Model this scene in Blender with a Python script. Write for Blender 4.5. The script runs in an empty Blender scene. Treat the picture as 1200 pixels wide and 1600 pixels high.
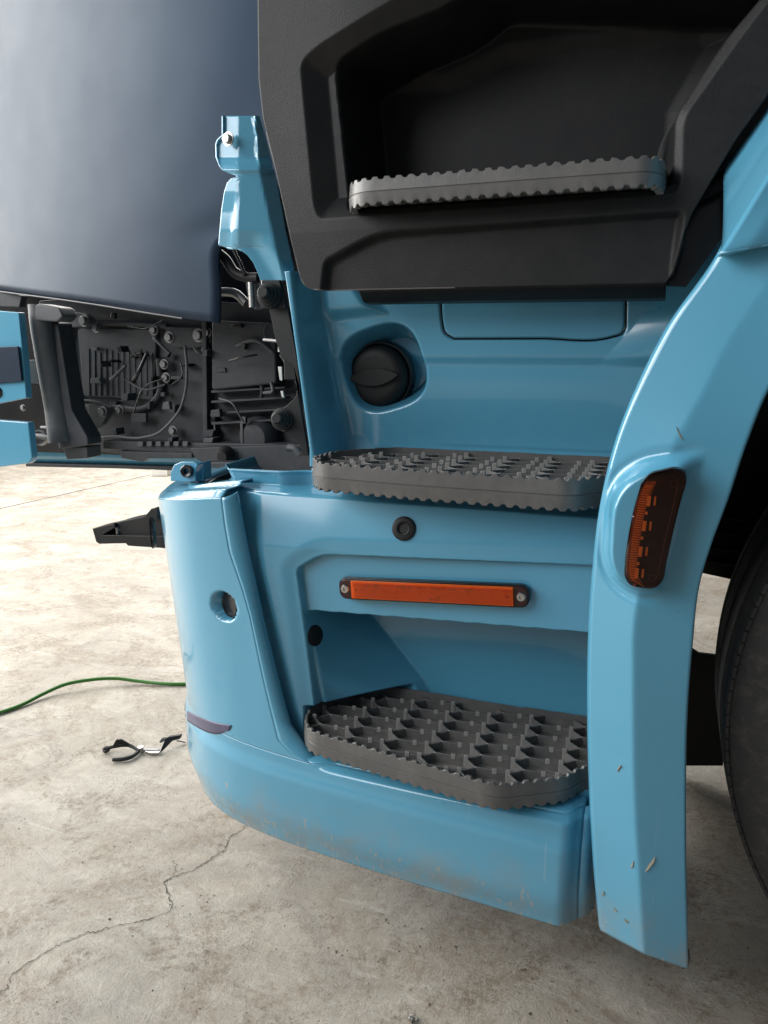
import bpy, bmesh, math, random
import numpy as np
from mathutils import Vector, Matrix

random.seed(7); RNG = np.random.default_rng(7)
scene = bpy.context.scene
COL = scene.collection

# ------------------------------------------------------------------ camera
F = 1200.0; CAM_H = .97; YAW = math.radians(20); PIT = math.radians(12.2)
_f = np.array([-math.sin(YAW)*math.cos(PIT), math.cos(YAW)*math.cos(PIT), -math.sin(PIT)])
_r = np.array([math.cos(YAW), math.sin(YAW), 0.0]); _u = np.cross(_r, _f)
CAM = np.array([0, 0, CAM_H])
cd = bpy.data.cameras.new('camera'); co = bpy.data.objects.new('camera', cd); COL.objects.link(co)
co.matrix_world = Matrix(((_r[0], _u[0], -_f[0], 0), (_r[1], _u[1], -_f[1], 0), (_r[2], _u[2], -_f[2], CAM_H), (0, 0, 0, 1)))
cd.sensor_fit = 'VERTICAL'; cd.sensor_height = 36; cd.lens = F/1600*36
cd.clip_start = .02; cd.clip_end = 300
scene.camera = co

# ------------------------------------------------------------------ world, lamps, exposure
world = bpy.data.worlds.new('World'); scene.world = world; world.use_nodes = True
bg = world.node_tree.nodes['Background']
bg.inputs[0].default_value = (.74, .81, .90, 1); bg.inputs[1].default_value = .18

def area_lamp(name, loc, target, sx, sy, power, color):
    d = bpy.data.lights.new(name, 'AREA'); d.shape = 'RECTANGLE'; d.size = sx; d.size_y = sy
    d.energy = power; d.color = color
    o = bpy.data.objects.new(name, d); COL.objects.link(o); o.location = loc
    o.rotation_euler = (Vector(target)-Vector(loc)).to_track_quat('-Z', 'Y').to_euler()
    return o
# daylight through the open workshop door, ahead of the truck
area_lamp('door_daylight', (-5.0, 1.6, 2.5), (-.8, 1.2, .5), 4.6, 3.6, 460, (1.0, .97, .925))
# daylight through the open side of the workshop, behind the camera
area_lamp('open_side_daylight', (-4.1, -2.2, 3.2), (-.4, 1.0, .5), 4.8, 2.6, 240, (.98, .985, 1.0))
# daylight on the far side of the truck
area_lamp('far_side_daylight', (-3.5, 7.5, 3.6), (-2.0, 4.5, 0), 5, 4, 620, (1.0, .97, .92))
scene.view_settings.view_transform = 'Standard'; scene.view_settings.look = 'None'
scene.view_settings.exposure = 0; scene.view_settings.gamma = 1
scene.view_settings.use_curve_mapping = False
scene.cycles.use_denoising = True
scene.cycles.max_bounces = 8; scene.cycles.diffuse_bounces = 4; scene.cycles.glossy_bounces = 4
scene.cycles.transparent_max_bounces = 12

# ------------------------------------------------------------------ helpers
def ray(px, py): return _f + _r*((px-600)/F) + _u*((800-py)/F)
def P(px, py, Y):                     # the point of the photograph's sight line that lies Y metres out
    d = ray(px, py); return CAM + d*(Y/d[1])
def PZ(px, py, Z):
    d = ray(px, py); return CAM + d*((Z-CAM_H)/d[2])
def xz(px, py, Y):
    p = P(px, py, Y); return (p[0], p[2])
def px_per_m(Y): return F/Y

def sstep(a, b, x):
    t = np.clip((np.asarray(x, float)-a)/(b-a), 0, 1); return t*t*(3-2*t)
def lerp(a, b, t): return a+(b-a)*t

def sdf(poly, X, Z):
    """signed distance to a polygon, negative inside"""
    p = np.array(poly, float); d2 = np.full(X.shape, 1e9); ins = np.zeros(X.shape, bool)
    n = len(p)
    for i in range(n):
        a = p[i]; b = p[(i+1) % n]; e = b-a
        wx = X-a[0]; wz = Z-a[1]
        t = np.clip((wx*e[0]+wz*e[1])/max(e@e, 1e-12), 0, 1)
        d2 = np.minimum(d2, (wx-e[0]*t)**2+(wz-e[1]*t)**2)
        c = ((a[1] > Z) != (b[1] > Z))
        with np.errstate(divide='ignore', invalid='ignore'):
            c &= X < (b[0]-a[0])*(Z-a[1])/((b[1]-a[1]) if abs(b[1]-a[1]) > 1e-12 else 1e-12)+a[0]
        ins ^= c
    d = np.sqrt(d2); return np.where(ins, -d, d)
def dist_line(pts, X, Z):
    p = np.array(pts, float); d2 = np.full(X.shape, 1e9)
    for a, b in zip(p[:-1], p[1:]):
        e = b-a; wx = X-a[0]; wz = Z-a[1]
        t = np.clip((wx*e[0]+wz*e[1])/max(e@e, 1e-12), 0, 1)
        d2 = np.minimum(d2, (wx-e[0]*t)**2+(wz-e[1]*t)**2)
    return np.sqrt(d2)
def spline(pts, n):
    """Catmull-Rom through points of any dimension, n samples, even in chord length"""
    p = np.array(pts, float); seg = np.linalg.norm(np.diff(p, axis=0), axis=1)
    k = np.concatenate([[0], np.cumsum(seg)]); t = np.linspace(0, k[-1], n)
    ext = np.vstack([2*p[0]-p[1], p, 2*p[-1]-p[-2]])
    kk = np.concatenate([[k[0]-(k[1]-k[0])], k, [k[-1]+(k[-1]-k[-2])]])
    out = []
    for tt in t:
        i = min(max(np.searchsorted(k, tt, 'right')-1, 0), len(p)-2)
        p0, p1, p2, p3 = ext[i:i+4]; t0, t1, t2, t3 = kk[i:i+4]
        m1 = ((p2-p1)/(t2-t1)*(t1-t0)+(p1-p0)/(t1-t0)*(t2-t1))/(t2-t0)
        m2 = ((p3-p2)/(t3-t2)*(t2-t1)+(p2-p1)/(t2-t1)*(t3-t2))/(t3-t1)
        h = t2-t1; s = (tt-t1)/h
        out.append((2*s**3-3*s**2+1)*p1+(s**3-2*s**2+s)*h*m1+(-2*s**3+3*s**2)*p2+(s**3-s**2)*h*m2)
    return np.array(out)
def polysample(pts, n):
    p = np.array(pts, float); seg = np.linalg.norm(np.diff(p, axis=0), axis=1)
    k = np.concatenate([[0], np.cumsum(seg)]); t = np.linspace(0, k[-1], n)
    return np.stack([np.interp(t, k, p[:, j]) for j in range(p.shape[1])], 1)
def round_poly(pts, r, seg=5):
    out = []; n = len(pts)
    for i in range(n):
        a, b, c = (np.array(pts[(i+j) % n], float) for j in (-1, 0, 1))
        u = a-b; v = c-b; lu = np.linalg.norm(u); lv = np.linalg.norm(v)
        q = min(r if np.isscalar(r) else r[i], lu*.48, lv*.48)
        s = b+u/lu*q; e = b+v/lv*q
        for k in range(seg+1):
            t = k/seg; out.append((1-t)**2*s+2*t*(1-t)*b+t*t*e)
    return [tuple(o) for o in out]

TRUCK_LOC = Vector((-.30, 1.20, 0))
def link(name, me, mat=None, parent=None, smooth=True):
    o = bpy.data.objects.new(name, me); COL.objects.link(o)
    if mat is not None and not me.materials: me.materials.append(mat)
    if smooth:
        me.polygons.foreach_set('use_smooth', [True]*len(me.polygons)); me.update()
    if parent is not None:
        o.parent = parent
        if parent.type == 'EMPTY': o.matrix_parent_inverse = Matrix.Translation(-parent.location)
    return o
def pydata(name, V, Fc, mat, parent=None, smooth=True):
    me = bpy.data.meshes.new(name); me.from_pydata([tuple(map(float, v)) for v in V], [], Fc); me.update()
    return link(name, me, mat, parent, smooth)
def sharp(o, deg=35):
    m = o.modifiers.new('edge', 'EDGE_SPLIT'); m.split_angle = math.radians(deg); return o
def bevel(o, w, seg=2, ang=35):
    m = o.modifiers.new('bevel', 'BEVEL'); m.width = w; m.segments = seg; m.limit_method = 'ANGLE'; m.angle_limit = math.radians(ang)
    m.harden_normals = True if hasattr(m, 'harden_normals') else False
    return o
def solid(o, t, rim=True):
    m = o.modifiers.new('solid', 'SOLIDIFY'); m.thickness = t; m.offset = -1; return o
def grid(name, G, mat, parent=None, thick=0, toward=None, smooth=True):
    """G: nv x nu x 3 points; the face is turned towards `toward` (default the camera side)"""
    nv, nu = G.shape[:2]
    V = G.reshape(-1, 3)
    i = np.arange(nv*nu).reshape(nv, nu)
    Fc = np.stack([i[:-1, :-1], i[:-1, 1:], i[1:, 1:], i[1:, :-1]], -1).reshape(-1, 4)
    c = G[nv//2, nu//2]; n = np.cross(G[nv//2, min(nu//2+1, nu-1)]-c, G[min(nv//2+1, nv-1), nu//2]-c)
    t = (np.array(toward) if toward is not None else CAM)-c
    if n@t < 0: Fc = Fc[:, ::-1]
    me = bpy.data.meshes.new(name)
    me.vertices.add(len(V)); me.vertices.foreach_set('co', V.astype(np.float32).ravel())
    me.loops.add(Fc.size); me.loops.foreach_set('vertex_index', Fc.ravel().astype(np.int32))
    me.polygons.add(len(Fc)); me.polygons.foreach_set('loop_start', np.arange(0, Fc.size, 4, dtype=np.int32))
    me.polygons.foreach_set('loop_total', np.full(len(Fc), 4, np.int32)); me.update(calc_edges=True); me.validate()
    o = link(name, me, mat, parent, smooth)
    if thick: solid(o, thick)
    return o
def prism(name, ring, vec, mat, parent=None, bev=.002, seg=2):
    """closed outline (3-D ring) pushed along vec, ends capped, edges bevelled"""
    ring = [np.array(r, float) for r in ring]; n = len(ring); vec = np.array(vec, float)
    V = ring+[r+vec for r in ring]
    Fc = [list(range(n)), list(range(2*n-1, n-1, -1))]+[[i, i+n, (i+1) % n+n, (i+1) % n] for i in range(n)]
    me = bpy.data.meshes.new(name); me.from_pydata([tuple(v) for v in V], [], Fc)
    bm = bmesh.new(); bm.from_mesh(me); bmesh.ops.recalc_face_normals(bm, faces=bm.faces); bm.to_mesh(me); bm.free()
    o = link(name, me, mat, parent, False)
    if bev:
        bevel(o, bev, seg)
        me.polygons.foreach_set('use_smooth', [True]*len(me.polygons))
    return o
def plate(name, pts, Y, depth, mat, parent=None, bev=.002, rnd=0, tilt=None):
    ring = [P(x, y, Y if tilt is None else Y+tilt*(x-pts[0][0])) for x, y in (round_poly(pts, rnd) if rnd else pts)]
    return prism(name, ring, (0, depth, 0), mat, parent, bev)
def box(name, c, s, mat, parent=None, bev=.004):
    x, y, z = np.array(s)/2.; c = np.array(c, float)
    return prism(name, [c+np.array(v) for v in ((-x, -y, -z), (x, -y, -z), (x, -y, z), (-x, -y, z))], (0, 2*y, 0), mat, parent, bev)
def tube(name, pts, r, mat, parent=None, n=10, samples=None, cap=True):
    pts = [np.array(p, float) for p in pts]
    c = spline(pts, samples or max(8, 6*len(pts))) if len(pts) > 2 else np.array(pts)
    rad = np.full(len(c), r) if np.isscalar(r) else np.interp(np.linspace(0, 1, len(c)), np.linspace(0, 1, len(r)), r)
    T = np.gradient(c, axis=0); T /= np.linalg.norm(T, axis=1)[:, None]
    up = np.array([0, 0, 1.]) if abs(T[0][2]) < .9 else np.array([1., 0, 0])
    V = []; prev = np.cross(T[0], up); prev /= np.linalg.norm(prev)
    for q, t, rr in zip(c, T, rad):
        a = prev-t*(prev@t); a /= np.linalg.norm(a); b = np.cross(t, a); prev = a
        for k in range(n):
            th = 2*math.pi*k/n; V.append(q+rr*(math.cos(th)*a+math.sin(th)*b))
    Fc = []
    for i in range(len(c)-1):
        for k in range(n):
            Fc.append([i*n+k, i*n+(k+1) % n, (i+1)*n+(k+1) % n, (i+1)*n+k])
    if cap: Fc += [list(range(n))[::-1], [(len(c)-1)*n+k for k in range(n)]]
    o = pydata(name, V, Fc, mat, parent); 
    if cap: sharp(o, 50)
    return o
def lathe(name, prof, c, axis, mat, parent=None, n=28, split=35):
    """profile [(radius, along)] spun about axis through c"""
    ax = np.array(axis, float); ax /= np.linalg.norm(ax)
    up = np.array([0, 0, 1.]) if abs(ax[2]) < .9 else np.array([1., 0, 0])
    a = np.cross(ax, up); a /= np.linalg.norm(a); b = np.cross(ax, a); c = np.array(c, float)
    V = []; Fc = []
    for r, h in prof:
        for k in range(n):
            th = 2*math.pi*k/n; V.append(c+ax*h+max(r, 1e-5)*(math.cos(th)*a+math.sin(th)*b))
    for i in range(len(prof)-1):
        for k in range(n):
            Fc.append([i*n+k, i*n+(k+1) % n, (i+1)*n+(k+1) % n, (i+1)*n+k])
    me = bpy.data.meshes.new(name); me.from_pydata([tuple(v) for v in V], [], Fc)
    bm = bmesh.new(); bm.from_mesh(me); bmesh.ops.remove_doubles(bm, verts=bm.verts, dist=2e-5)
    bmesh.ops.recalc_face_normals(bm, faces=bm.faces); bm.to_mesh(me); bm.free()
    o = link(name, me, mat, parent); sharp(o, split); return o
def bolt(name, c, axis, r, mat, parent=None, hexa=True):
    o = lathe(name, [(0, .0), (r*.55, 0), (r*.8, r*.12), (r*.9, r*.3), (r*.95, r*.7)] if not hexa else
              [(0, -r*.75), (r*.75, -r*.75), (r*.86, -r*.6), (r*.86, 0), (r*1.25, 0), (r*1.25, r*.25), (0, r*.25)], c, axis, mat, parent, 6 if False else 18)
    return o

# ------------------------------------------------------------------ materials
def mat(name):
    m = bpy.data.materials.new(name); m.use_nodes = True; nt = m.node_tree
    return m, nt, nt.nodes['Principled BSDF'], nt.nodes, nt.links
def node(ns, t, **kw):
    n = ns.new(t)
    for k, v in kw.items(): setattr(n, k, v)
    return n
def noise(ns, ls, co, scale, detail=4, rough=.55, dist=0):
    n = ns.new('ShaderNodeTexNoise'); n.inputs['Scale'].default_value = scale; n.inputs['Detail'].default_value = detail
    n.inputs['Roughness'].default_value = rough; n.inputs['Distortion'].default_value = dist
    if co is not None: ls.new(co, n.inputs['Vector'])
    return n
def ramp(ns, ls, fac, stops):
    n = ns.new('ShaderNodeValToRGB'); e = n.color_ramp.elements
    while len(e) < len(stops): e.new(.5)
    for el, (p, c) in zip(e, stops): el.position = p; el.color = c if len(c) == 4 else (*c, 1)
    ls.new(fac, n.inputs[0]); return n
def mixc(ns, ls, fac, a, b, blend='MIX'):
    n = ns.new('ShaderNodeMix'); n.data_type = 'RGBA'; n.blend_type = blend
    for s, v in ((n.inputs[0], fac), (n.inputs[6], a), (n.inputs[7], b)):
        if hasattr(v, 'is_linked'): ls.new(v, s)
        elif isinstance(v, (int, float)): s.default_value = v
        else: s.default_value = (*v, 1) if len(v) == 3 else v
    return n.outputs[2]
def math_(ns, ls, op, a, b=0.0, clamp=False):
    n = ns.new('ShaderNodeMath'); n.operation = op; n.use_clamp = clamp
    for s, v in ((n.inputs[0], a), (n.inputs[1], b)):
        if hasattr(v, 'is_linked'): ls.new(v, s)
        else: s.default_value = v
    return n.outputs[0]
def mapping(ns, ls, co, scale=(1, 1, 1), rot=(0, 0, 0)):
    n = ns.new('ShaderNodeMapping'); n.inputs['Scale'].default_value = scale; n.inputs['Rotation'].default_value = rot
    ls.new(co, n.inputs['Vector']); return n.outputs[0]
def bump(ns, ls, h, bs, strength=.2, dist=.002):
    n = ns.new('ShaderNodeBump'); n.inputs['Strength'].default_value = strength; n.inputs['Distance'].default_value = dist
    ls.new(h, n.inputs['Height']); ls.new(n.outputs[0], bs.inputs['Normal']); return n

def blue_paint():
    m, nt, b, ns, ls = mat('blue_paint')
    tc = ns.new('ShaderNodeTexCoord'); co = tc.outputs['Object']
    sep = ns.new('ShaderNodeSeparateXYZ'); ls.new(co, sep.inputs[0]); z = sep.outputs['Z']
    base = mixc(ns, ls, noise(ns, ls, co, 3, 3).outputs[0], (.088, .330, .490), (.100, .356, .520))
    low = math_(ns, ls, 'MULTIPLY', math_(ns, ls, 'SUBTRACT', .42, z), 3.2, True)     # road dirt clings to the lower edges
    # dust film
    d1 = ramp(ns, ls, noise(ns, ls, co, 14, 6, .7).outputs[0], [(.45, (0, 0, 0)), (.75, (1, 1, 1))]).outputs[0]
    lowd = math_(ns, ls, 'POWER', math_(ns, ls, 'MULTIPLY', math_(ns, ls, 'SUBTRACT', .31, z), 7.8, True), 2.0)
    film = math_(ns, ls, 'MULTIPLY', math_(ns, ls, 'ADD', math_(ns, ls, 'MULTIPLY', d1, .85), .10), lowd)
    c = mixc(ns, ls, film, base, (.27, .26, .22))
    # stone chips and scuffs, thickest near the bottom edges
    low2 = math_(ns, ls, 'MULTIPLY', math_(ns, ls, 'SUBTRACT', .36, z), 3.6, True)
    for sc_, rot_, st_, th_, kp_ in ((95, .45, .45, .30, .47), (150, -.7, .30, .32, .50), (60, 1.1, .16, .20, .40)):
        vo = ns.new('ShaderNodeTexVoronoi'); vo.inputs['Scale'].default_value = sc_
        warp = ns.new('ShaderNodeVectorMath'); warp.operation = 'MULTIPLY_ADD'
        nz_ = noise(ns, ls, co, 130, 3, .6); ls.new(nz_.outputs['Color'], warp.inputs[0]); warp.inputs[1].default_value = (.012, .012, .012)
        ls.new(mapping(ns, ls, co, (1.0, 1, st_), (0, rot_, 0)), warp.inputs[2]); ls.new(warp.outputs[0], vo.inputs['Vector'])
        chip = math_(ns, ls, 'LESS_THAN', vo.outputs['Distance'], th_)
        keep = math_(ns, ls, 'GREATER_THAN', math_(ns, ls, 'MULTIPLY', ramp(ns, ls, vo.outputs['Color'], [(0, (0, 0, 0)), (1, (1, 1, 1))]).outputs[0], low2), kp_)
        c = mixc(ns, ls, math_(ns, ls, 'MULTIPLY', math_(ns, ls, 'MULTIPLY', chip, keep), .62), c, (.36, .35, .31))
    sc = noise(ns, ls, mapping(ns, ls, co, (90, 60, 7), (0, .7, 0)), 1.0, 2, .5)
    s2 = ramp(ns, ls, sc.outputs[0], [(.70, (0, 0, 0)), (.72, (1, 1, 1))]).outputs[0]
    s2 = math_(ns, ls, 'MULTIPLY', math_(ns, ls, 'MULTIPLY', s2, low), .30)
    c = mixc(ns, ls, s2, c, (.40, .47, .50))
    ls.new(c, b.inputs['Base Color'])
    rr = math_(ns, ls, 'ADD', math_(ns, ls, 'MULTIPLY', noise(ns, ls, co, 6, 5, .6).outputs[0], .10), math_(ns, ls, 'MULTIPLY', film, .5))
    ls.new(math_(ns, ls, 'ADD', rr, .24), b.inputs['Roughness'])
    b.inputs['IOR'].default_value = 1.46
    b.inputs['Coat Weight'].default_value = .85; b.inputs['Coat Roughness'].default_value = .085; b.inputs['Coat IOR'].default_value = 1.55
    bump(ns, ls, noise(ns, ls, co, 160, 2).outputs[0], b, .03, .0006)
    return m
def plastic(name, col, rough=.5, grain=0.0, var=.25, dust=0.0, spec=.5, gs=900):
    m, nt, b, ns, ls = mat(name)
    co = ns.new('ShaderNodeTexCoord').outputs['Object']
    n = noise(ns, ls, co, 9, 6, .65)
    a = tuple(c*(1-var) for c in col); e = tuple(c*(1+var) for c in col)
    c = mixc(ns, ls, n.outputs[0], a, e)
    if dust:
        d = ramp(ns, ls, noise(ns, ls, co, 26, 7, .7).outputs[0], [(.42, (0, 0, 0)), (.78, (1, 1, 1))]).outputs[0]
        c = mixc(ns, ls, math_(ns, ls, 'MULTIPLY', d, dust), c, (.24, .225, .20))
    ls.new(c, b.inputs['Base Color'])
    ls.new(math_(ns, ls, 'ADD', math_(ns, ls, 'MULTIPLY', n.outputs[0], .16), rough-.08), b.inputs['Roughness'])
    b.inputs['Specular IOR Level'].default_value = spec
    if grain: bump(ns, ls, noise(ns, ls, co, gs, 2, .6).outputs[0], b, grain, .0008)
    return m
def metal(name, col, rough=.3):
    m, nt, b, ns, ls = mat(name)
    co = ns.new('ShaderNodeTexCoord').outputs['Object']
    n = noise(ns, ls, co, 60, 4)
    ls.new(mixc(ns, ls, n.outputs[0], tuple(c*.7 for c in col), col), b.inputs['Base Color'])
    b.inputs['Metallic'].default_value = 1; b.inputs['Roughness'].default_value = rough
    return m
def lens_mat(name, tint, gloss=.04, base=.06):
    m, nt, b, ns, ls = mat(name)
    ns.remove(b); out = ns['Material Output']
    t = ns.new('ShaderNodeBsdfTransparent'); t.inputs[0].default_value = (*tint, 1)
    g = ns.new('ShaderNodeBsdfGlossy'); g.inputs['Roughness'].default_value = gloss
    co = ns.new('ShaderNodeTexCoord').outputs['Object']
    n = noise(ns, ls, co, 120, 2)
    bm_ = ns.new('ShaderNodeBump'); bm_.inputs['Strength'].default_value = .05; bm_.inputs['Distance'].default_value = .001
    ls.new(n.outputs[0], bm_.inputs['Height']); ls.new(bm_.outputs[0], g.inputs['Normal'])
    fr = ns.new('ShaderNodeFresnel'); fr.inputs[0].default_value = 1.45
    mx = ns.new('ShaderNodeMixShader'); ls.new(math_(ns, ls, 'ADD', fr.outputs[0], base-.04, True), mx.inputs[0])
    ls.new(t.outputs[0], mx.inputs[1]); ls.new(g.outputs[0], mx.inputs[2]); ls.new(mx.outputs[0], out.inputs[0])
    return m
def concrete():
    m, nt, b, ns, ls = mat('concrete')
    co = ns.new('ShaderNodeTexCoord').outputs['Object']
    R_ = lambda n, lo, hi: ramp(ns, ls, n.outputs[0], [(lo, (0, 0, 0)), (hi, (1, 1, 1))]).outputs[0]
    M_ = lambda a, k: math_(ns, ls, 'MULTIPLY', a, k)
    big = noise(ns, ls, co, 1.1, 7, .62, .5)
    skew = mapping(ns, ls, co, (1, 1.7, 1), (0, 0, .55))
    mid = noise(ns, ls, skew, 4.2, 10, .70, .8); fin = noise(ns, ls, co, 42, 8, .74, .4); sp = noise(ns, ls, co, 230, 4, .65)
    c = mixc(ns, ls, big.outputs[0], (.31, .272, .215), (.43, .395, .335))
    c = mixc(ns, ls, M_(R_(mid, .44, .62), .75), c, (.535, .495, .430))                      # pale laitance
    c = mixc(ns, ls, M_(R_(noise(ns, ls, co, 2.6, 10, .72, 1.0), .48, .62), .60), c, (.275, .262, .238))   # grey worn paste
    st = noise(ns, ls, mapping(ns, ls, co, (1, 1.3, 1), (0, 0, 1.2)), 3.4, 12, .76, 1.2)
    f2 = R_(noise(ns, ls, co, 75, 8, .78, .5), .42, .58)
    c = mixc(ns, ls, M_(M_(R_(st, .50, .60), math_(ns, ls, 'ADD', M_(f2, .85), .15)), .85), c, (.20, .148, .092))                         # brown stain
    st2 = noise(ns, ls, mapping(ns, ls, co, (1, 1, 1), (0, 0, 2.2)), 9, 12, .80, .6)
    c = mixc(ns, ls, M_(M_(R_(st2, .52, .60), math_(ns, ls, 'ADD', M_(f2, .95), .08)), .85), c, (.15, .115, .076))
    c = mixc(ns, ls, M_(R_(fin, .40, .75), .55), c, (.24, .21, .17))
    patch = R_(noise(ns, ls, co, 5, 8, .74, .7), .48, .62)
    c = mixc(ns, ls, M_(M_(R_(sp, .53, .61), patch), .80), c, (.10, .075, .05))
    c = mixc(ns, ls, M_(R_(noise(ns, ls, co, 480, 2, .5), .52, .72), .35), c, (.20, .17, .135))
    tr = noise(ns, ls, mapping(ns, ls, co, (3, 26, 1), (0, 0, .35)), 1.6, 5, .6, .3)
    c = mixc(ns, ls, M_(R_(tr, .60, .72), .30), c, (.60, .585, .55))
    vo = ns.new('ShaderNodeTexVoronoi'); vo.inputs['Scale'].default_value = 60; ls.new(co, vo.inputs['Vector'])
    dot = M_(math_(ns, ls, 'LESS_THAN', vo.outputs['Distance'], .10),
             math_(ns, ls, 'GREATER_THAN', ramp(ns, ls, vo.outputs['Color'], [(0, (0, 0, 0)), (1, (1, 1, 1))]).outputs[0], .66))
    c = mixc(ns, ls, M_(dot, .6), c, (.09, .07, .05))
    ls.new(c, b.inputs['Base Color'])
    ls.new(math_(ns, ls, 'ADD', M_(mid.outputs[0], .35), .40), b.inputs['Roughness'])
    h = math_(ns, ls, 'ADD', M_(mid.outputs[0], 2.5), math_(ns, ls, 'ADD', M_(fin.outputs[0], 1.4), M_(sp.outputs[0], .6)))
    bump(ns, ls, h, b, .5, .004)
    return m
def rubber_mat():
    m, nt, b, ns, ls = mat('tyre_rubber')
    co = ns.new('ShaderNodeTexCoord').outputs['Object']
    n = noise(ns, ls, co, 18, 8, .7); d = ramp(ns, ls, noise(ns, ls, co, 45, 7, .72, .6).outputs[0], [(.5, (0, 0, 0)), (.72, (1, 1, 1))]).outputs[0]
    c = mixc(ns, ls, n.outputs[0], (.012, .012, .013), (.032, .030, .028))
    c = mixc(ns, ls, math_(ns, ls, 'MULTIPLY', d, .35), c, (.12, .105, .085))
    ls.new(c, b.inputs['Base Color']); b.inputs['Roughness'].default_value = .78
    bump(ns, ls, noise(ns, ls, co, 70, 6, .7).outputs[0], b, .6, .004)
    return m

BLUE = blue_paint()
BLACK = plastic('black_plastic', (.010, .0108, .012), .50, .45, .2, .04, spec=.34, gs=650)
GLOSSBLACK = plastic('black_glossy_plastic', (.012, .012, .013), .22, 0)
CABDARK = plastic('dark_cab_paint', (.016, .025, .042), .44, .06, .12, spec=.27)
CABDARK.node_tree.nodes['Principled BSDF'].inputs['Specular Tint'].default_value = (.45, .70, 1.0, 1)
TREAD = plastic('step_plastic', (.105, .104, .102), .36, .25, .15, .30, gs=420)
TREADTOP = plastic('step_plastic_dusty', (.085, .085, .084), .27, .25, .22, .35, gs=420)
NUB_GLINT = plastic('step_plastic_glint', (.19, .187, .182), .25, .2, .35, .3, gs=420)  # lighter grey paints the highlights on the tread post tips
CELL = plastic('dusty_cell_floor', (.085, .083, .080), .5, .3, .3, .75, gs=420)
RUBBER = rubber_mat()
CAST = plastic('cast_black_metal', (.034, .038, .045), .55, .4, .4, .12, gs=120)
CASTL = plastic('dusty_bracket_metal', (.075, .080, .088), .5, .3, .3, .2, gs=120)
STEEL = metal('zinc_steel', (.62, .60, .57), .33)
DULL = metal('dull_steel', (.30, .30, .30), .5)
ORANGE = plastic('orange_reflector', (1.0, .21, .015), .30, 0, .10)
ORANGE_LENS = lens_mat('orange_lens', (1.0, .82, .64), .06, .03)
ENDLENS = plastic('dark_red_lamp_end', (.035, .008, .010), .15, 0, .2)
AMBER = plastic('amber_rib_plastic', (.85, .30, .05), .35, 0, .25)
SMOKE_LENS = lens_mat('smoked_amber_lens', (.72, .50, .38), .035, .04)
BROWN = plastic('dark_brown_lamp_body', (.026, .011, .008), .5, 0, .2, spec=.2)
GREEN = plastic('green_cable_sheath', (.045, .17, .025), .4, 0, .15)
PURPLE = plastic('faded_purple_film', (.070, .068, .125), .38, .1, .2, .18)
TEXTD = plastic('lens_imprint', (.25, .05, .01), .5)
WHITEP = plastic('pale_block_slot_light', (.62, .61, .57), .5)  # the pale block's own white, also the light painted in the slots
CONC = concrete()
CRACK = plastic('crack_shadow_dirt', (.055, .047, .038), .9, 0, .3)

# ------------------------------------------------------------------ floor
floor = pydata('floor', [(-45, -12, 0), (30, -12, 0), (30, 60, 0), (-45, 60, 0)], [[0, 1, 2, 3]], CONC, None, False)
floor['kind'] = 'structure'
def ribbon(name, pts_px, w, matl, jit=.004, z=.0012, n=140):
    pts = polysample([PZ(x, y, 0)[:2] for x, y in pts_px], n)
    pts[1:-1] += RNG.normal(0, jit, (n-2, 2)).cumsum(0)*.0+RNG.normal(0, jit, (n-2, 2))
    T = np.gradient(pts, axis=0); T /= np.linalg.norm(T, axis=1)[:, None]+1e-9
    N = np.stack([-T[:, 1], T[:, 0]], 1); V = []; Fc = []
    ww = w*(.35+.9*RNG.random(n)); ww[0] = ww[-1] = w*.15
    for q, nn, k in zip(pts, N, ww):
        V += [(q[0]-nn[0]*k, q[1]-nn[1]*k, z), (q[0]+nn[0]*k, q[1]+nn[1]*k, z)]
    for i in range(n-1): Fc.append([2*i, 2*i+1, 2*i+3, 2*i+2])
    return pydata(name, V, Fc, matl, floor, False)
ribbon('crack', [(-20, 1565), (10, 1545), (16, 1527), (40, 1508), (85, 1480), (130, 1460), (180, 1448), (235, 1436), (266, 1424), (269, 1413),
                 (262, 1395), (256, 1380), (275, 1368), (300, 1362), (340, 1335), (352, 1328), (358, 1310), (378, 1296), (392, 1286), (430, 1262), (480, 1250)], .0009, CRACK, .0016, n=200)
ribbon('crack', [(256, 1380), (272, 1369), (276, 1352), (268, 1345)], .0005, CRACK, .0016, n=30)
ribbon('expansion_joint', [(-260, 855), (0, 795), (240, 741), (420, 700)], .006, CRACK, .002, n=60)
def crumbs():
    V = []; Fc = []
    for _ in range(300):
        px = RNG.uniform(-150, 1300); py = RNG.uniform(1150, 1640)
        if RNG.random() < .6:
            a = RNG.choice([0, 1, 2]); cx, cy = [(180, 1380), (620, 1480), (980, 1560)][a]
            px = RNG.normal(cx, 150); py = max(1100, RNG.normal(cy, 70))
        c = PZ(px, py, 0); s = RNG.uniform(.0006, .0016)*(1 if RNG.random() < .94 else 1.8)
        b0 = len(V)
        pts = RNG.normal(0, 1, (6, 3)); base = np.array([(1, 0, 0), (-1, 0, 0), (0, 1, 0), (0, -1, 0), (0, 0, .8), (0, 0, -.8)])
        V += [c+np.array([0, 0, s*.5])+s*(q+.28*e) for q, e in zip(base, pts)]
        Fc += [[b0+i, b0+j, b0+4] for i, j in ((0, 2), (2, 1), (1, 3), (3, 0))]+[[b0+j, b0+i, b0+5] for i, j in ((0, 2), (2, 1), (1, 3), (3, 0))]
    o = pydata('floor_grit', V, Fc, plastic('grit', (.15, .115, .08), .85, 0, .6), None, False)
    o['kind'] = 'stuff'; o['label'] = 'fine brown grit and crumbs scattered over the concrete floor'; o['category'] = 'grit'
crumbs()

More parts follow.
